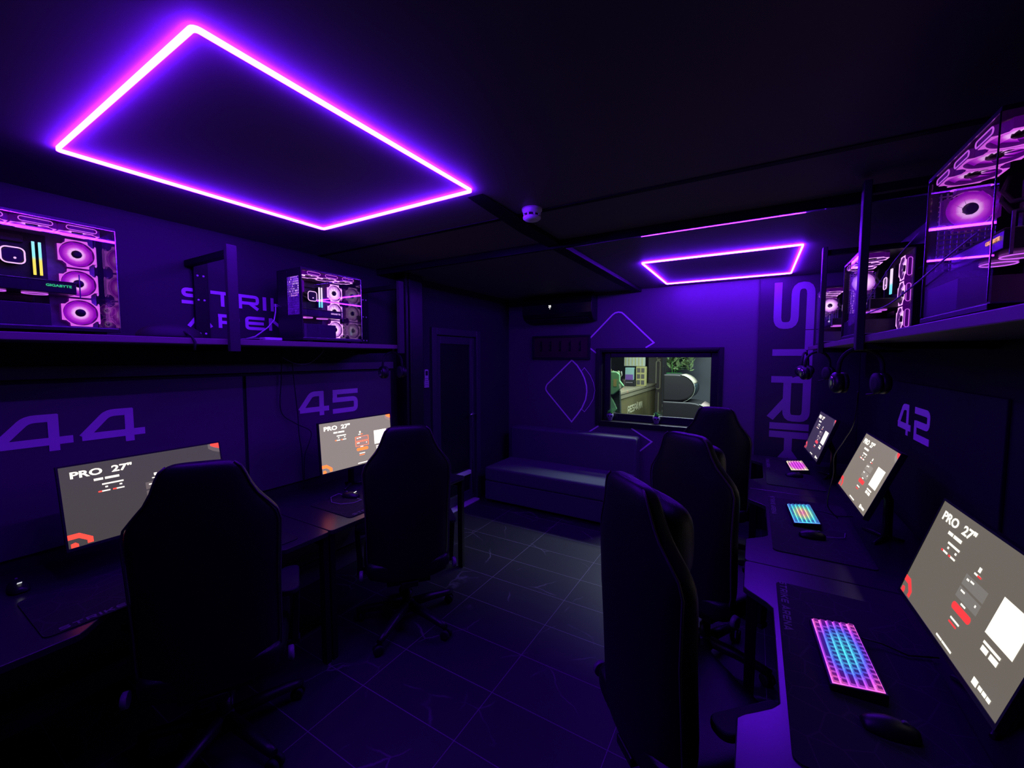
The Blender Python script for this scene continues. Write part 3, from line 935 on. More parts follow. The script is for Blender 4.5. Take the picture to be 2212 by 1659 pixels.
def make_chair(label, loc, face):
    """local +y = the way the chair faces"""
    t = thing('gaming_chair', label, 'chair', (loc[0], loc[1], 0), face - PI / 2, 'black gaming chairs')
    MB().loft([chair_ring(*b) for b in BACK]).build('backrest', 'leather', t, subsurf=1)
    for sgn in (-1, 1):
        pts = [(sgn * b[1] * .985, b[2] + b[4] * .9 - b[3] * .30, b[0]) for b in BACK[1:-1]]
        MB().tube(pts, .0045, 6).build('piping', 'piping', t)
    # headrest and lumbar cushions
    def cushion(w, h, d, y, z, tilt=0):
        rings = []
        for k in range(9):
            s_ = -1 + 2 * k / 8
            f = math.sqrt(max(0.03, 1 - abs(s_) ** 3.2))
            rings.append([(w / 2 * math.copysign(abs(math.cos(a)) ** .6, math.cos(a)) * (.7 + .3 * f), y + d / 2 * f * math.copysign(abs(math.sin(a)) ** .8, math.sin(a)), z + h / 2 * s_) for a in [2 * PI * i / 20 for i in range(20)]])
        return MB().loft(rings)
    cushion(.28, .275, .15, -.095, 1.11).build('head_pillow', 'leather_soft', t, subsurf=1)
    cushion(.33, .24, .13, -.085, .68).build('lumbar_pillow', 'leather_soft', t, subsurf=1)
    # seat with raised side bolsters
    rings = []
    for (y, hw, zt, zb) in ((-.215, .20, .475, .40), (-.19, .245, .50, .37), (-.05, .262, .505, .365), (.12, .265, .510, .365), (.24, .262, .505, .372), (.29, .245, .485, .39), (.305, .20, .46, .41)):
        ring = []
        for i in range(24):
            a = 2 * PI * i / 24
            c, s_ = math.cos(a), math.sin(a)
            x = hw * math.copysign(abs(c) ** .5, c)
            z = (zt + zb) / 2 + (zt - zb) / 2 * math.copysign(abs(s_) ** .6, s_)
            if s_ > 0: z += .030 * (abs(x) / hw) ** 3 - .010
            ring.append((x, y, z))
        rings.append(ring)
    MB().loft(rings).build('seat', 'leather', t, subsurf=1)
    MB().box(-.13, .13, -.14, .15, .315, .365).box(-.05, .05, -.21, -.10, .33, .365).build('tilt_mechanism', 'black_metal', t, bevel=.006)
    for sgn in (-1, 1):
        ar = MB()
        ar.obox((sgn * .290, .03, .50), (.030, .055, .26), Matrix.Rotation(sgn * .05, 3, 'Y'))
        ar.box(min(sgn * .20, sgn * .305), max(sgn * .20, sgn * .305), .005, .055, .345, .372)
        a_ = ar.build('armrest', 'black_plastic', t, bevel=.006)
        MB().prism(rrect(.082, .25, .035, 5, sgn * .268, .05), (0, 0, .630), (1, 0, 0), (0, 1, 0), (0, 0, .028)).build('arm_pad', 'matte_black', a_, bevel=.008, seg=3)
        MB().lathe([(.030, 0), (.030, .018), (.022, .022)], (sgn * .262, -.165, .425), Matrix.Rotation(sgn * PI / 2, 3, 'Y'), 16).build('recline_cover', 'grey_plastic', t)
    MB().lathe([(.028, .09), (.028, .20), (.018, .20), (.018, .33)]).build('gas_lift', 'black_metal', t)
    MB().lathe([(.045, .075), (.050, .10), (.040, .13), (.030, .14)]).build('hub', 'black_plastic', t)
    for k in range(5):
        a = 2 * PI * k / 5 + .35
        dx, dy = math.cos(a), math.sin(a)
        pts = [Vector((dx * r_, dy * r_, z)) for r_, z in ((.03, .110), (.16, .100), (.28, .082), (.325, .074))]
        leg = MB().tube(pts, [.030, .027, .022, .018], 10).build('base_leg', 'black_plastic', t)
        R = Matrix.Rotation(a + .9 + k, 3, 'Z')
        cs = MB()
        c0 = Vector((dx * .315, dy * .315, .031))
        for s_ in (-1, 1):
            cs.lathe([(.014, -.007), (.028, -.009), (.030, 0), (.028, .009), (.014, .007)], c0 + R @ Vector((s_ * .017, .012, 0)), R @ Matrix.Rotation(PI / 2, 3, 'Y'), 16)
        cs.tube([c0 + Vector((0, 0, .02)), c0 + Vector((0, 0, .048))], .009, 8)
        cs.build('caster', 'matte_black', leg)
    return t
R_ = math.radians
ch = make_chair('black gaming chair in front of monitor 45', (-1.878, 1.842), R_(139.3))
dup(ch, (-1.969, .819, 0), R_(148 - 90), 'large black gaming chair hiding most of monitor 44')
dup(ch, (-.195, 1.478, 0), R_(44 - 90), 'black gaming chair seen from its side, before the biggest monitor')
dup(ch, (-.192, 2.455, 0), R_(60 - 90), 'black gaming chair facing the keyboard with the pink middle')
dup(ch, (-.245, 3.828, 0), R_(88 - 90), 'black gaming chair covering a corner of the lobby window')

# ================================================================== RACKS WITH SHELVES
ZS = 1.795
def make_rack(label, xf, xw, y0, y1, posts, sgn, ztop, name='wall_rack'):
    """xf: front edge, xw: wall face; sgn = direction from wall into the room"""
    t = thing(name, label, 'rack', (xw, (y0 + y1) / 2, ZS), 0, 'equipment racks')
    ox, oy, oz = t.location
    b = lambda mb, xa, xb, ya, yb, za, zb: mb.box(min(xa, xb) - ox, max(xa, xb) - ox, ya - oy, yb - oy, za - oz, zb - oz)
    b(MB(), xf, xw + sgn * .004, y0, y1, ZS - .030, ZS).build('shelf_board', 'shelf_wood', t, bevel=.003)
    for yp in posts:
        p = MB()
        b(p, xf + sgn * .002, xf + sgn * .030, yp - .025, yp + .025, ZS - .065, ztop)
        p.build('post', 'rack_metal', t, bevel=.003)
        p = MB()
        b(p, xw + sgn * .002, xw + sgn * .025, yp + .022, yp + .095, ZS - .065, ztop - .02)
        b(p, xw + sgn * .002, xf, yp - .014, yp + .022, ztop - .055, ztop - .02)
        b(p, xw + sgn * .002, xf, yp - .014, yp + .022, ZS - .062, ZS - .032)
        p.build('wall_bracket', 'trim_matte', t, bevel=.003)
        s_ = MB()
        for z in (ztop - .10, ztop - .24, ZS + .045):
            for e in (.040, .070):
                s_.lathe([(.006, 0), (.006, .003), (.003, .005)], (xw + sgn * .025 - ox, yp + e - oy, z - oz), Matrix.Rotation(sgn * PI / 2, 3, 'Y'), 10)
        s_.build('screw', 'white_plastic', t)
    return t
make_rack('long shelf rack with two computers, in front of the STRIKE ARENA lettering', -2.350, XL, -.60, 2.300, (-.10, 1.095, 2.262), 1, 2.275)
make_rack('long shelf rack with three computers, above number 42', .400, XR, .30, 4.46, (.93, 2.290, 3.50), -1, 2.44)

# ================================================================== DESKTOP COMPUTERS
FAN = {}
def fan_meshes():
    N = 48
    half, rin, th = .060, .0555, .025
    mb = MB(); vs = []
    def outer(a):
        c, s_ = math.cos(a), math.sin(a)
        r = half / max(abs(c), abs(s_))
        deg = math.degrees(a) % 90
        if 36 < deg < 54: r = half * .985
        return r
    for z in (0, th):
        for rr in ('o', 'i'):
            for k in range(N):
                a = 2 * PI * k / N
                r = outer(a) if rr == 'o' else rin
                vs.append((r * math.cos(a), r * math.sin(a), z))
    fs = []
    for k in range(N):
        l = (k + 1) % N
        fs += [[k, N + k, N + l, l], [2 * N + k, 2 * N + l, 3 * N + l, 3 * N + k], [k, l, 2 * N + l, 2 * N + k], [N + k, 3 * N + k, 3 * N + l, N + l]]
    mb.add(vs, fs)
    FAN['frame'] = mb
    rm = MB(); vs = []
    for z in (th, th + .0012):
        for rr in ('o', 'i'):
            for k in range(N):
                a = 2 * PI * k / N
                r = (outer(a) - .0006) if rr == 'o' else rin - .0005
                vs.append((r * math.cos(a), r * math.sin(a), z))
    rm.add(vs, fs)
    FAN['lit_rim'] = rm
    bl = MB()
    for k in range(9):
        a0 = 2 * PI * k / 9
        vs = []
        for i in range(6):
            r = .016 + .038 * i / 5
            tw = .10 + .25 * i / 5
            for (da, z) in ((-.44, .012), (.30, .018)):
                a = a0 + da + tw
                vs.append((r * math.cos(a), r * math.sin(a), z))
        fs = [[2 * i, 2 * i + 1, 2 * i + 3, 2 * i + 2] for i in range(5)]
        n = len(vs)
        vs += [(x, y, z - .0012) for x, y, z in vs]
        fs += [[n + f[0], n + f[3], n + f[2], n + f[1]] for f in fs]
        bl.add(vs, fs, True)
    FAN['rotor'] = bl
    FAN['hub'] = MB().lathe([(.0165, .006), (.0165, .021), (.014, .023), (.004, .024)], seg=24)
    e = MB()
    lp = [(x, half + .0006, z + th / 2) for x, z in rrect(.088, .016, .0078, 5)]
    e.tube(lp, .0016, 6, True)
    FAN['edge_light'] = e
fan_meshes()
def put_fan(pc, loc, R, frame='fan_body', first={}):
    rot = R.to_euler()
    mats = {'rotor': 'fan_disc_a', 'lit_rim': 'fan_rim_a', 'hub': 'case_black', 'edge_light': 'edge_light'}
    if not first:
        first['fan'] = FAN['frame'].build('fan', frame)
        for k, m in mats.items(): first[k] = FAN[k].build(k, m, first['fan'])
        f = first['fan']
    else:
        f = first['fan'].copy(); col.objects.link(f)
        for k in mats:
            c = first[k].copy(); col.objects.link(c); c.parent = f
    f.parent = pc; f.location = loc; f.rotation_euler = rot
    return f
CW, CD, CH = .26, .44, .455   # width (x), depth (y), height (z)
def make_pc(label, loc, rz):
    """local +x = glass side, +y = glass front"""
    t = thing('desktop_computer', label, 'computer', loc, rz, 'glass cased gaming computers')
    hx, hy = CW / 2, CD / 2
    fr = MB()
    fr.box(-hx, hx, -hy, hy, .012, .026)                           # floor plate
    fr.box(-hx, hx, -hy, hy, CH - .012, CH)                       # roof
    fr.box(-hx, -hx + .006, -hy, hy, .030, CH - .012)             # blind side
    fr.box(-hx, hx, -hy, -hy + .006, .030, .17).box(-hx, -.02, -hy, -hy + .006, .17, CH - .012)   # rear plate below and beside the fan
    fr.box(.105, hx, -hy, -hy + .006, .17, CH - .012)
    fr.box(-.02, .105, -hy, -hy + .006, CH - .05, CH - .012)
    for (a, b) in ((-.09, -.16), (-.09, .16), (.09, -.16), (.09, .16)):
        fr.box(a - .02, a + .02, b - .02, b + .02, 0, .012)
    fr.build('case_frame', 'case_black', t, bevel=.0015)
    MB().box(hx - .004, hx, -hy + .03, hy - .001, .030, CH - .012).build('side_glass', 'case_glass', t)
    MB().box(-hx + .004, hx - .005, hy - .004, hy, .030, CH - .012).build('front_glass', 'case_glass', t)
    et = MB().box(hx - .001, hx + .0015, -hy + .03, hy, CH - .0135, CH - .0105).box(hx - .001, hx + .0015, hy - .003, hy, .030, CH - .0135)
    et.build('edge_glint', 'chrome', t)  # added bright strips standing in for light caught along the glass edges
    rg = MB()
    for i in range(9):
        x = -.018 + .0145 * i
        rg.box(x, x + .004, -hy + .001, -hy + .005, .17, CH - .05)
    for i in range(16):
        z = .176 + .0145 * i
        rg.box(-.02, .105, -hy + .002, -hy + .006, z, z + .004)
    rg.build('rear_grille', 'case_inner', t)
    tray = MB().box(-.085, -.080, -hy + .006, .20, .030, CH - .012)
    tray.build('motherboard_tray', 'case_inner', t)
    mb = MB().box(-.080, -.074, -.19, .055, .12, .415)
    for (y, z, a, b, h) in ((-.13, .37, .05, .05, .03), (-.06, .385, .10, .03, .02), (-.15, .29, .025, .09, .03), (-.06, .145, .14, .025, .015), (.03, .21, .03, .05, .012)):
        mb.box(-.074, -.074 + h, y - a / 2, y + a / 2, z - b / 2, z + b / 2)
    mb.build('motherboard', 'pcb', t, bevel=.002)
    pm = MB().lathe([(.034, 0), (.034, .040), (.030, .045)], (-.074, -.045, .310), Matrix.Rotation(PI / 2, 3, 'Y'), 28).build('cooling_pump', 'case_black', t)
    lp = MB().tube([(-.026, -.045 + y, .310 + z) for y, z in rrect(.062, .062, .016, 4)], .0024, 6, True)
    lp.lathe([(.004, 0), (.004, .002)], (-.028, -.040, .300), Matrix.Rotation(PI / 2, 3, 'Y'), 10)
    lp.build('display_ring', 'pump_light', pm)
    tb = MB()
    for e in (-.014, .014):
        tb.tube([(-.040, -.075, .310 + e), (-.02, -.13, .32 + e), (-.01, -.16, .36 + e), (-.02, -.15, .41)], .0065, 8)
    tb.build('cooling_tube', 'matte_black', t)
    for y in (.012, .030):
        ms = MB().box(-.016, .016, -.0035, .0035, -.067, .067).build('memory_stick', 'case_black', t, loc=(-.056, y, .310))
        MB().box(.016, .022, -.0038, .0038, -.067, .067).build('light_bar', 'ram_white_cyan', ms)
    gp = MB().box(-.068, .072, -.205, .105, .165, .212)
    gp.box(-.070, .074, -.205, .108, .208, .215)
    g = gp.build('graphics_card', 'gpu', t, bevel=.004)
    font_mesh('GIGABYTE', .0135, (.0745, .018, .190), (0, 1, 0), (0, 0, 1), .0004, .0004, 1.15).build('logo', 'gpu_logo_pink', g)
    MB().box(.060, .066, .115, .118, .15, .25).build('card_brace', 'case_inner', t)
    MB().box(-.078, .120, -.205, .02, .030, .115).build('power_supply_cover', 'cover_grey', t, bevel=.003)
    MB().box(-hx + .008, hx - .006, -hy + .008, hy - .006, .0262, .0298).build('floor_liner', 'case_inner', t)
    gf = MB()
    for y in (-.11, .0):
        gf.tube([(.005 + .035 * math.cos(2 * PI * k / 20), y + .035 * math.sin(2 * PI * k / 20), .162) for k in range(20)], .002, 5, True)
    gf.build('card_fan_ring', 'edge_light', g)
    Rt = Matrix.Rotation(PI, 3, 'X')                               # facing down
    Rs = Matrix((Vector((0, 0, 1)), Vector((0, 1, 0)), Vector((-1, 0, 0)))).transposed()
    # roof fans: axis down, lit edge towards the glass side
    Rroof = Matrix((Vector((0, 1, 0)), Vector((1, 0, 0)), Vector((0, 0, -1)))).transposed()
    for y in (-.130, -.005, .120): put_fan(t, (.062, y, CH - .014), Rroof)
    # side fans: axis to the glass side, lit edge towards the front glass
    Rside = Matrix((Vector((0, 0, -1)), Vector((0, 1, 0)), Vector((1, 0, 0)))).transposed()
    for z in (.355, .228, .101): put_fan(t, (-.078, .142, z), Rside)
    # rear fan: axis inwards
    Rrear = Matrix((Vector((1, 0, 0)), Vector((0, 0, 1)), Vector((0, -1, 0)))).transposed()
    put_fan(t, (.042, -hy + .036, .345), Rrear)
    return t
ZP = ZS + .0005
LPX, RPX = -2.385 - CW / 2, .447 + CW / 2
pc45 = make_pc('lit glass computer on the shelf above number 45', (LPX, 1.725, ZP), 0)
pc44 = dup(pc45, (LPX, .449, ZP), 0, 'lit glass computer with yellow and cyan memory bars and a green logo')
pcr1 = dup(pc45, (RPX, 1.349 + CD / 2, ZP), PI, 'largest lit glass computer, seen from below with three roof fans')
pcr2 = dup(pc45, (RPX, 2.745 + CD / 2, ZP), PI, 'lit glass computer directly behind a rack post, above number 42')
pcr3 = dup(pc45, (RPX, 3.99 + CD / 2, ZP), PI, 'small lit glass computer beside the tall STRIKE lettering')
for p in (pc45, pcr2, pcr3):
    remat(p, 'lit_rim', 'fan_rim_b'); remat(p, 'rotor', 'fan_disc_b')
remat(pc44, 'light_bar', 'ram_cyan_yellow'); remat(pc44, 'logo', 'gpu_logo_green')
remat(pcr1, 'light_bar', 'ram_yellow_red'); remat(pcr1, 'logo', 'gpu_logo_amber')

# things on the left shelf
t = thing('router', 'small flat white box on the shelf above number 45', 'router', (-2.395, 1.318, ZS), .05)
MB().prism(rrect(.07, .10, .012), (0, 0, .002), (1, 0, 0), (0, 1, 0), (0, 0, .016)).build('body', 'white_plastic', t, bevel=.003)
MB().tube([(0, -.05, .01), (-.01, -.09, .012), (.005, -.13, .006), (.01, -.17, .004)], .0022, 6).build('cord', 'cable_grey', t)
tag(MB().tube([(-2.60, 1.500, 2.02), (-2.58, 1.455, 2.03), (-2.52, 1.42, 1.98), (-2.45, 1.37, 1.92), (-2.39, 1.30, 1.87), (-2.37, 1.22, 1.815), (-2.37, 1.17, 1.800)], .0035, 8).build('power_cable', 'cable_grey'),
    'pale cable arcing from the computer above 45 down to the shelf', 'cable')
def soft_bag():
    rings = []
    for k in range(11):
        s_ = -1 + 2 * k / 10
        f = math.sqrt(max(.02, 1 - s_ * s_))
        rings.append([(-.0 + .075 * f * math.cos(a), s_ * .135, max(.001, .070 * f ** .8 * math.sin(a))) for a in [2 * PI * i / 16 for i in range(16)]])
    return MB().loft(rings)
t = thing('cloth_pouch', 'soft black pouch lying on the shelf before the STRIKE ARENA lettering', 'pouch', (-2.44, .865, ZS), 0)
soft_bag().build('body', 'matte_black', t, subsurf=1)
MB().tube([(.06, .03, .03), (.085, .05, .01), (.098, .06, -.02), (.100, .055, -.06)], .006, 6).build('strap', 'matte_black', t)

# hanging cables under the left shelf
def hang(pts, r, mat, label, name='hanging_cable'):
    P = [Vector(p) for p in pts]; out = []
    for i in range(len(P) - 1):
        p0, p1, p2, p3 = P[max(i - 1, 0)], P[i], P[i + 1], P[min(i + 2, len(P) - 1)]
        for k in range(6):
            s_ = k / 6
            out.append(.5 * ((2 * p1) + (p2 - p0) * s_ + (2 * p0 - 5 * p1 + 4 * p2 - p3) * s_ ** 2 + (-p0 + 3 * p1 - 3 * p2 + p3) * s_ ** 3))
    out.append(P[-1])
    return tag(MB().tube(out, r, 7).build(name, mat), label, 'cable')
xw = XL + .03
hang([(xw, 1.612, 1.755), (xw, 1.60, 1.55), (xw, 1.590, 1.33), (xw + .01, 1.68, 1.235), (xw + .02, 1.790, 1.16), (xw + .03, 1.765, 1.07), (xw + .03, 1.73, .98), (xw + .03, 1.72, .76)], .0035, 'cable_black', 'thin black cable hanging in a wide loop beside number 45')
hang([(xw + .03, 1.66, 1.755), (xw + .03, 1.67, 1.55), (xw + .03, 1.690, 1.30), (xw + .03, 1.695, 1.15), (xw + .045, 1.700, 1.02), (xw + .055, 1.70, .76)], .0035, 'cable_black', 'thin black cable hanging straight down beside number 45')
hang([(xw + .02, 1.60, 1.70), (xw + .05, 1.68, 1.655), (xw + .05, 1.78, 1.66), (xw + .02, 1.88, 1.715), (xw, 1.93, 1.755)], .0035, 'cable_grey', 'short pale cable sagging under the shelf above number 45')

# cables around the right computers
hang([(.435, 1.38, 1.99), (.43, 1.55, 1.965), (.43, 1.80, 1.93), (.43, 2.10, 1.90), (.435, 2.50, 1.90), (.47, 2.73, 1.90)], .0026, 'cable_grey', 'pale cable sagging across the glass of the largest computer')
hang([(.439, 1.80, 2.10), (.435, 2.05, 2.06), (.435, 2.30, 2.00), (.435, 2.60, 1.93), (.439, 2.95, 1.90)], .0018, 'cable_grey', 'thin pale wire crossing from the largest computer to the next one')

# ================================================================== HEADSETS
def make_headset(label, loc, rz):
    """hangs by its band; origin at the hook under the shelf"""
    t = thing('headset', label, 'headset', loc, rz, 'headsets hanging under the shelves')
    MB().box(-.012, .012, -.008, .008, -.004, 0).box(-.006, .006, -.004, .004, -.030, 0).box(-.006, .006, -.004, .030, -.032, -.026).build('hook', 'black_metal', t)
    arc = [(.078 * math.cos(a), .012, -.105 + .082 * math.sin(a)) for a in [PI * k / 14 for k in range(15)]]
    MB().tube([(.082, .012, -.155)] + arc + [(-.082, .012, -.155)], .009, 8).build('headband', 'matte_black', t)
    for sgn in (-1, 1):
        R = Matrix.Rotation(sgn * PI / 2, 3, 'Y')
        cup = MB().lathe([(.040, -.014), (.046, -.004), (.046, .012), (.038, .020), (.020, .022)], (sgn * .080, .012, -.175), R, 22).build('ear_cup', 'black_plastic', t)
        MB().lathe([(.028, .0215), (.027, .0235), (.006, .0240)], (sgn * .080, .012, -.175), R, 22).build('cup_badge', 'chrome', cup)
        MB().lathe([(.022, -.030), (.044, -.028), (.046, -.016), (.040, -.012)], (sgn * .080, .012, -.175), R, 22).build('ear_pad', 'matte_black', cup)
    MB().tube([(.092, .04, -.20), (.090, .09, -.225), (.070, .12, -.235)], [.004, .003, .006], 7).build('microphone', 'matte_black', t)
    return t
hs = make_headset('black headset hanging at the shelf end beside the boxed column', (-2.37, 2.215, ZS - .032), 1.3)
def sh(loc, rz, label): dup(hs, loc, rz, label)
sh((.40, 2.30, ZS - .032), .2, 'large black headset hanging just above number 42')
sh((.385, 3.56, ZS - .032), .4, 'black headset hanging below the rack post beside the STRIKE lettering')
sh((.375, 4.22, ZS - .032), 1.2, 'small black headset hanging in front of the tall STRIKE lettering')
hang([(.40, 2.34, 1.55), (.40, 2.40, 1.40), (.402, 2.62, 1.28), (.405, 2.90, 1.14), (.41, 2.935, 1.03), (.395, 2.93, .93), (.40, 2.98, .82), (.45, 2.99, .757)], .0028, 'cable_black', 'black cable hanging in front of the monitor below number 42')

# ================================================================== SOFA
t = thing('sofa', 'plain grey sofa against the far wall under the window', 'sofa', (-1.88, 4.27, 0), 0)
W2 = .80
MB().box(-W2, W2, -.385, .385, .04, .26).build('base', 'sofa_cloth', t, bevel=.012, seg=3)
MB().box(-W2, W2, -.395, .20, .262, .425).build('seat_cushion', 'sofa_cloth', t, bevel=.028, seg=4)
MB().box(-W2, W2, .195, .395, .262, .815).build('backrest', 'sofa_cloth', t, bevel=.028, seg=4)
for x in (-.74, .74):
    for y in (-.33, .33):
        MB().box(x - .025, x + .025, y - .025, y + .025, 0, .04).build('foot', 'black_plastic', t)

# ================================================================== AIR CONDITIONER
t = thing('air_conditioner', 'black wall air conditioner with lit digits above the key rack', 'air conditioner', (-2.06, YF, 2.13), 0)
ac = [(0, 0), (0, .30), (-.17, .30), (-.205, .27), (-.215, .20), (-.205, .09), (-.165, .03), (-.10, 0)]
MB().prism(ac, (-.45, 0, 0), (0, 1, 0), (0, 0, 1), (.90, 0, 0)).build('body', 'trim_gloss', t, bevel=.006, seg=3)
MB().obox((0, -.155, .012), (.80, .075, .010), Matrix.Rotation(-.55, 3, 'X')).build('air_flap', 'black_plastic', t)
font_mesh('23', .036, (-.085, -.2165, .165), (1, 0, 0), (0, 0, 1), .0012, .0006, .9).build('lit_digits', 'white_dot', t)
MB().lathe([(.004, 0), (.004, .001)], (-.068, -.2160, .150), Matrix.Rotation(PI / 2, 3, 'X'), 8).build('lit_dot', 'white_dot', t)

# ================================================================== KEY RACK ON THE FAR WALL
t = thing('coat_rack', 'dark red framed hook board under the air conditioner', 'coat rack', (-2.075, YF, 1.675), 0)
kr = MB()
for (a, b, c, d) in ((-.385, .385, .27, .295), (-.385, .385, 0, .025), (-.385, -.36, .025, .27), (.36, .385, .025, .27)): kr.box(a, b, -.03, 0, c, d)
kr.build('frame', 'trim_black', t, bevel=.003)
MB().box(-.36, .36, -.018, 0, .025, .27).build('board', 'rack_wood', t)
MB().box(-.355, .355, -.026, -.018, .055, .065).build('ledge', 'rack_wood', t)
for i in range(5):
    x = -.26 + .13 * i
    h = MB().box(x - .010, x + .010, -.024, -.018, .10, .225)
    h.tube([(x, -.022, .19), (x, -.050, .18), (x, -.055, .20)], .006, 7)
    h.tube([(x, -.022, .13), (x, -.045, .105), (x, -.060, .115), (x, -.062, .135)], .006, 7)
    h.build('hook', 'black_metal', t)

# remote control in its holder beside the door
t = thing('remote_control', 'white remote control in a wall holder beside the door', 'remote control', (XL, 3.050, 1.40), 0)
MB().box(0, .010, -.032, .032, 0, .09).box(.010, .030, -.034, .034, 0, .012).box(.010, .030, -.034, -.029, .012, .07).box(.010, .030, .029, .034, .012, .07).build('holder', 'white_plastic', t, bevel=.002)
MB().prism(rrect(.052, .165, .010, 4, 0, .0975), (.012, 0, 0), (0, 1, 0), (0, 0, 1), (.018, 0, 0)).build('body', 'white_plastic', t, bevel=.002)
MB().box(.030, .0305, -.017, .017, .12, .165).build('display', 'matte_black', t)
bt = MB()
for i in range(3):
    for j in range(4): bt.lathe([(.0045, 0), (.0045, .002)], (.030, -.014 + .014 * i, .03 + .02 * j), Matrix.Rotation(PI / 2, 3, 'Y'), 8)
bt.build('button', 'grey_plastic', t)

# ================================================================== POTS ON THE WINDOW SILL
def make_pot(label, x):
    t = thing('potted_plant', label, 'potted plant', (x, YF + .045, WZ0 + .018), .25, 'skull pots on the window sill')
    prof = [(.020, 0), (.026, .012), (.027, .028), (.036, .042), (.041, .060), (.038, .078), (.026, .088), (.020, .088)]
    MB().lathe(prof, seg=20).build('skull_pot', 'pot_skull', t)
    ey = MB()
    for s_ in (-1, 1): ey.lathe([(.0095, 0), (.0095, .004)], (s_ * .015, -.0385, .060), Matrix.Rotation(PI / 2, 3, 'X'), 12)
    ey.lathe([(.005, 0), (.005, .004)], (0, -.036, .045), Matrix.Rotation(PI / 2, 3, 'X'), 8)
    for i in range(4): ey.box(-.013 + .008 * i, -.012 + .008 * i, -.0285, -.020, .016, .030)
    ey.build('face_hollow', 'matte_black', t)
    lv = MB(); rnd = random.Random(int(x * 100))
    for k in range(60):
        a, e = rnd.uniform(0, 2 * PI), rnd.uniform(.1, 1.5)
        d = Vector((math.cos(a) * math.cos(e), math.sin(a) * math.cos(e), math.sin(e)))
        s_ = d.cross(Vector((0, 0, 1))).normalized() * .012
        b = Vector((0, 0, .080)); L_ = rnd.uniform(.035, .062)
        n_ = d.cross(s_).normalized() * .0006
        p = [b + d * .008, b + d * L_ * .55 + s_, b + d * L_, b + d * L_ * .55 - s_]
        lv.add(p + [v + n_ for v in p], [[0, 1, 2, 3], [7, 6, 5, 4]])
    lv.build('foliage', 'leaf_dark', t)
make_pot('small skull pot with green plant, on the sill below the green garment', -1.455)
make_pot('small skull pot with green plant, on the sill below the lobby pillar', -.928)

# ================================================================== LOBBY BEHIND THE WINDOW
LX0, LX1, LY0, LY1 = -3.4, 2.2, YF + .2, 9.0
struct(MB().box(LX0, LX1, LY0, LY1, -.10, 0).build('lobby_floor', 'lobby_floor'))
struct(MB().box(LX0, LX1, LY0, LY1, 2.75, 2.85).build('lobby_ceiling', 'lobby_grey'))
struct(MB().box(LX0 - .1, LX0, LY0, LY1, 0, 2.75).build('lobby_wall', 'lobby_dark'))
struct(MB().box(LX1, LX1 + .1, LY0, LY1, 0, 2.75).build('lobby_wall', 'lobby_grey'))
struct(MB().box(LX0, -1.80, LY1 - .1, LY1, 0, 2.75).build('lobby_wall', 'lobby_dark'))
struct(MB().box(-1.80, -1.50, 8.30, LY1, 0, 2.75).build('lobby_pillar', 'lobby_brown'))
struct(MB().box(-1.50, LX1, 8.10, 8.25, 0, 2.75).build('lobby_wall', 'lobby_grey'))
# counter with the shop lettering on its side
t = thing('reception_counter', 'olive reception counter with RESPAWN on its side, through the window', 'counter', (-1.645, 6.9, 0), 0)
MB().box(-.62, 0, -1.12, 1.30, 0, 1.165).build('body', 'olive_counter', t)
MB().box(-.64, .02, -1.14, 1.32, 1.165, 1.20).build('counter_top', 'counter_trim', t, bevel=.004)
mb = MB()
word(mb, 'RESPAWN', .105, .03, .11, .024, (.0005, -.68, .84), (0, 1, 0), (0, 0, 1), (.004, 0, 0))
mb.build('lettering', 'cream_paint', t)
MB().box(.0005, .012, -1.10, 1.30, 1.10, 1.155).build('trim_strip', 'counter_trim', t)
# pillar outline lettering
mb = MB()
o, r, u, d = (0, 8.299, 0), (1, 0, 0), (0, 0, 1), (0, -.004, 0)
pil = rrect(.075, .55, .037, 6, -1.615, 1.36)
stroke(mb, pil, .018, o, r, u, d, closed=True)
stroke(mb, [(-1.57, 1.98), (-1.64, 1.76), (-1.64, 1.68)], .018, o, r, u, d)
stroke(mb, [(-1.64, 1.66), (-1.575, 1.66)], .018, o, r, u, d)
stroke(mb, [(-1.60, 1.02), (-1.60, .62)], .018, o, r, u, d)
tag(mb.build('wall_lettering', 'cream_paint'), 'cream outline lettering on the lobby pillar seen through the window', 'sign')
mb = MB()
for i in range(5):
    z = .42 + .11 * i
    mb.prism([(-1.49, z - .10), (-1.17, z + .05), (-1.17, z + .10), (-1.49, z - .05)], (0, 8.098, 0), (1, 0, 0), (0, 0, 1), (0, -.003, 0))
tag(mb.build('wall_stripes', 'pack_white'), 'slanted white stripes low on the lobby wall seen through the window', 'wall art')
tag(MB().box(-1.318, -1.288, 7.30, 7.34, 0, 2.7).build('partition_post', 'trim_black', bevel=.003), 'thin black post between counter and armchair in the lobby', 'post')
# goods standing on and behind the counter
def goods(name, label, cat, x, y, z, w, d, h, mat, extra=None, rz=0, group='goods in the lobby'):
    t = thing(name, label, cat, (x, y, z), rz, group)
    MB().box(-w / 2, w / 2, -d / 2, d / 2, 0.0005, h).build('body', mat, t, bevel=min(w, d, h) * .08)
    if extra: extra(t, w, d, h)
    return t
def face(mat, a0, a1, b0, b1, nm='front_print'):
    def f(t, w, d, h): MB().box(-w / 2 + a0 * w, -w / 2 + a1 * w, -d / 2 - .002, -d / 2, b0 * h, b1 * h).build(nm, mat, t)
    return f
def window_face(t, w, d, h):
    mb = MB()
    for i in range(3):
        for j in range(2): mb.box(-w / 2 + w * (.12 + .42 * j), -w / 2 + w * (.44 + .42 * j), -d / 2 - .003, -d / 2, h * (.08 + .31 * i), h * (.30 + .31 * i))
    mb.build('front_print', 'lobby_brown', t)
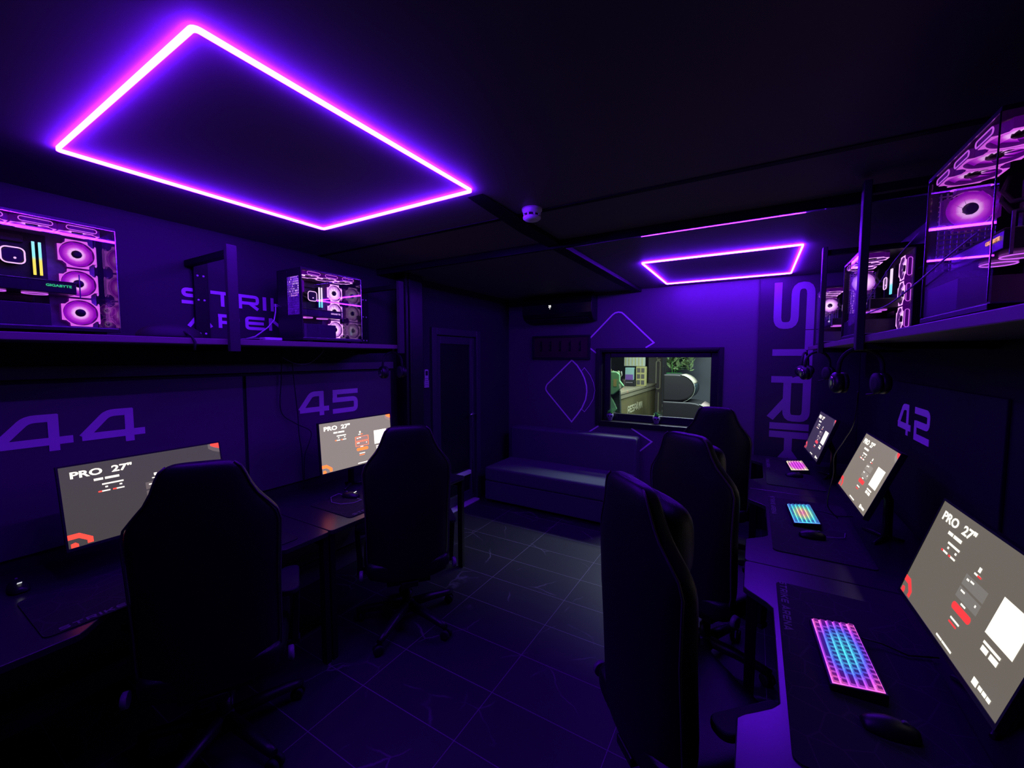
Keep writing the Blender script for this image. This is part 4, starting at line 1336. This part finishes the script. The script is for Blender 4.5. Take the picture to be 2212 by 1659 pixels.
def light_slats(t, w, d, h):
    mb = MB()
    for i in range(6): mb.box(-w / 2 + w * (.06 + .16 * i), -w / 2 + w * (.10 + .16 * i), -d / 2 - .003, -d / 2, .05 * h, .95 * h)
    mb.build('front_print', 'pack_yellow', t)
goods('display_stand', 'black card stand on the lobby counter', 'stand', -1.86, 7.15, 1.20, .20, .10, .10, 'matte_black', face('grey_plastic', .2, .8, .6, .75))
goods('snack_box', 'tall yellow framed box on the lobby counter', 'box', -1.70, 7.30, 1.20, .17, .10, .34, 'pack_yellow', window_face)
goods('snack_box', 'white and violet box on the lobby counter', 'box', -1.90, 7.30, 1.30, .15, .10, .22, 'pack_mint', face('pack_violet', .05, .95, .02, .45))
goods('menu_board', 'bright slatted board above the boxes in the lobby', 'sign', -1.83, 7.34, 1.545, .36, .06, .22, 'pack_white', light_slats)
goods('snack_box', 'small riser box under the violet box on the lobby counter', 'box', -1.90, 7.30, 1.20, .15, .12, .10, 'lobby_dark')
goods('snack_box', 'yellow box behind the green garment in the lobby', 'box', -2.20, 6.90, 1.20, .15, .12, .30, 'pack_yellow', window_face)
# figurines
def figurine(label, x, y, z):
    t = thing('figurine', label, 'figurine', (x, y, z), 0, 'figurines in the lobby')
    MB().lathe([(.03, 0.0005), (.03, .012), (.012, .014), (.022, .06), (.034, .12), (.036, .17), (.018, .20)], seg=14).build('body', 'pack_white', t)
    MB().lathe([(.010, .195), (.030, .215), (.034, .245), (.022, .272), (.006, .28)], seg=14).build('head', 'leaf_light', t)
    for s_ in (-1, 1): MB().tube([(s_ * .03, 0, .17), (s_ * .06, -.01, .21), (s_ * .055, -.02, .27)], [.012, .010, .008], 7).build('arm', 'pack_white', t)
figurine('pale green figurine nearest the window edge in the lobby', -2.04, 6.75, 1.20)
figurine('pale green figurine beside the lobby wall panel', -1.94, 6.72, 1.20)
# hanging garment
t = thing('garment', 'bright green garment on a stand, through the lobby window', 'garment', (-1.69, 5.55, 0), 0)
gm = MB()
def gsheet(poly, y, d): gm.prism(poly, (0, y, 0), (1, 0, 0), (0, 0, 1), (0, d, 0))
gsheet([(-.25, 1.51), (.06, 1.50), (.10, 1.47), (.105, 1.38), (.165, 1.31), (.10, 1.25), (.02, 1.185), (-.25, 1.17)], 0, .05)
gm.build('front', 'garment_green', t, bevel=.012, seg=3)
MB().prism([(-.25, 1.17), (-.03, 1.18), (.02, 1.10), (.075, .985), (.03, .93), (-.02, .88), (-.25, .86)], (0, .012, 0), (1, 0, 0), (0, 0, 1), (0, .04, 0)).build('lower_hem', 'garment_green', t, bevel=.012, seg=3)
MB().prism([(-.03, 1.18), (.10, 1.25), (.12, .84), (-.02, .86), (.03, .93), (.075, .985), (.02, 1.10)], (0, .03, 0), (1, 0, 0), (0, 0, 1), (0, .06, 0)).build('lining', 'garment_dark', t, bevel=.01)
MB().box(.02, .065, -.003, 0, 1.30, 1.40).build('patch', 'pack_yellow', t)
MB().box(-.16, -.10, .05, .10, 0, 1.30).box(-.25, .04, -.06, .16, 0, .02).build('stand', 'matte_black', t)
# round-backed lounge armchair
t = thing('lounge_armchair', 'dark round lounge armchair with pale striped edge, through the window', 'armchair', (-.88, 6.45, 0), 0)
def dshape(w, h, r, n=14):
    pts = [(0, 0), (w - r * .2, 0)]
    pts = [(0, 0)] + [(w - r + r * math.cos(a), h * .48 + h * .52 * math.sin(a) if math.sin(a) > 0 else h * .48 * (1 + math.sin(a) * .98)) for a in [(-PI / 2) + PI * k / n for k in range(n + 1)]] + [(0, h)]
    return pts
up = MB().prism(dshape(.44, .40, .24), (-.30, 0, 1.045), (1, 0, 0), (0, 0, 1), (0, .55, 0)).build('backrest', 'lounge_leather', t, bevel=.02, seg=3)
MB().box(-.26, .30, 0, .56, 0, .38).build('plinth', 'matte_black', t)
lo_ = MB().prism(dshape(.74, .66, .36), (-.30, -.03, .38), (1, 0, 0), (0, 0, 1), (0, .62, 0)).build('seat', 'lounge_leather', t, bevel=.02, seg=3)
def band(mat, cx, cz, rx, rz, a0, a1, y0, y1, parent, nm):
    mb = MB(); n = 10; vs = []
    for k in range(n + 1):
        a = a0 + (a1 - a0) * k / n
        for (s_, y) in ((1.0, y0), (1.0, y1), (1.025, y1), (1.025, y0)):
            vs.append((cx + rx * s_ * math.cos(a), y, cz + rz * s_ * math.sin(a)))
    fs = [[4 * k + i, 4 * k + (i + 1) % 4, 4 * k + 4 + (i + 1) % 4, 4 * k + 4 + i] for k in range(n) for i in range(4)]
    fs += [[0, 1, 2, 3], [4 * n + 3, 4 * n + 2, 4 * n + 1, 4 * n]]
    mb.add(vs, fs, True); mb.build(nm, mat, parent)
band('lounge_stripe', -.10, 1.237, .24, .208, .35, 1.35, .04, .50, up, 'stripe_pad')
band('teal_leather', -.10, 1.237, .24, .208, -.6, .33, .03, .52, up, 'edge_band')
band('pack_white', -.10, 1.237, .24, .208, -1.2, 1.4, -.004, .022, up, 'piping')
band('lounge_stripe_pink', .08, .697, .36, .343, .35, 1.15, .02, .56, lo_, 'stripe_pad')
band('pack_white', .08, .697, .36, .343, -.8, 1.2, -.034, -.010, lo_, 'piping')
# plant behind the armchair
t = thing('potted_plant', 'leafy green plant in a green pot beyond the armchair', 'potted plant', (-1.22, 7.62, 0), 0)
MB().lathe([(.10, 0), (.13, .10), (.14, 1.18), (.15, 1.42), (.13, 1.43)], seg=24).build('pot', 'pot_green', t)
lv = MB(); rnd = random.Random(4)
for k in range(190):
    a, e = rnd.uniform(0, 2 * PI), rnd.uniform(-.3, 1.4)
    c = Vector((rnd.uniform(-.10, .28), rnd.uniform(-.15, .15), rnd.uniform(1.46, 2.05)))
    d = Vector((math.cos(a) * math.cos(e), math.sin(a) * math.cos(e), math.sin(e)))
    s_ = d.cross(Vector((.2, .1, 1))).normalized()
    L_, w = rnd.uniform(.10, .19), rnd.uniform(.030, .05)
    n_ = d.cross(s_).normalized() * .0015
    p = [c, c + d * L_ * .4 + s_ * w, c + d * L_, c + d * L_ * .4 - s_ * w]
    lv.add(p + [v + n_ for v in p], [[0, 1, 2, 3], [7, 6, 5, 4], [0, 4, 5, 1], [1, 5, 6, 2], [2, 6, 7, 3], [3, 7, 4, 0]])
lv.build('foliage', 'leaf_light', t)
st_ = MB()
for k in range(5):
    a = 2 * PI * k / 5
    st_.tube([(.03 * math.cos(a), .03 * math.sin(a), 1.42), (.07 + .12 * math.cos(a), .08 * math.sin(a), 1.70), (.09 + .14 * math.cos(a), .12 * math.sin(a), 1.98)], .006, 6)
st_.build('stem', 'leaf_dark', t)
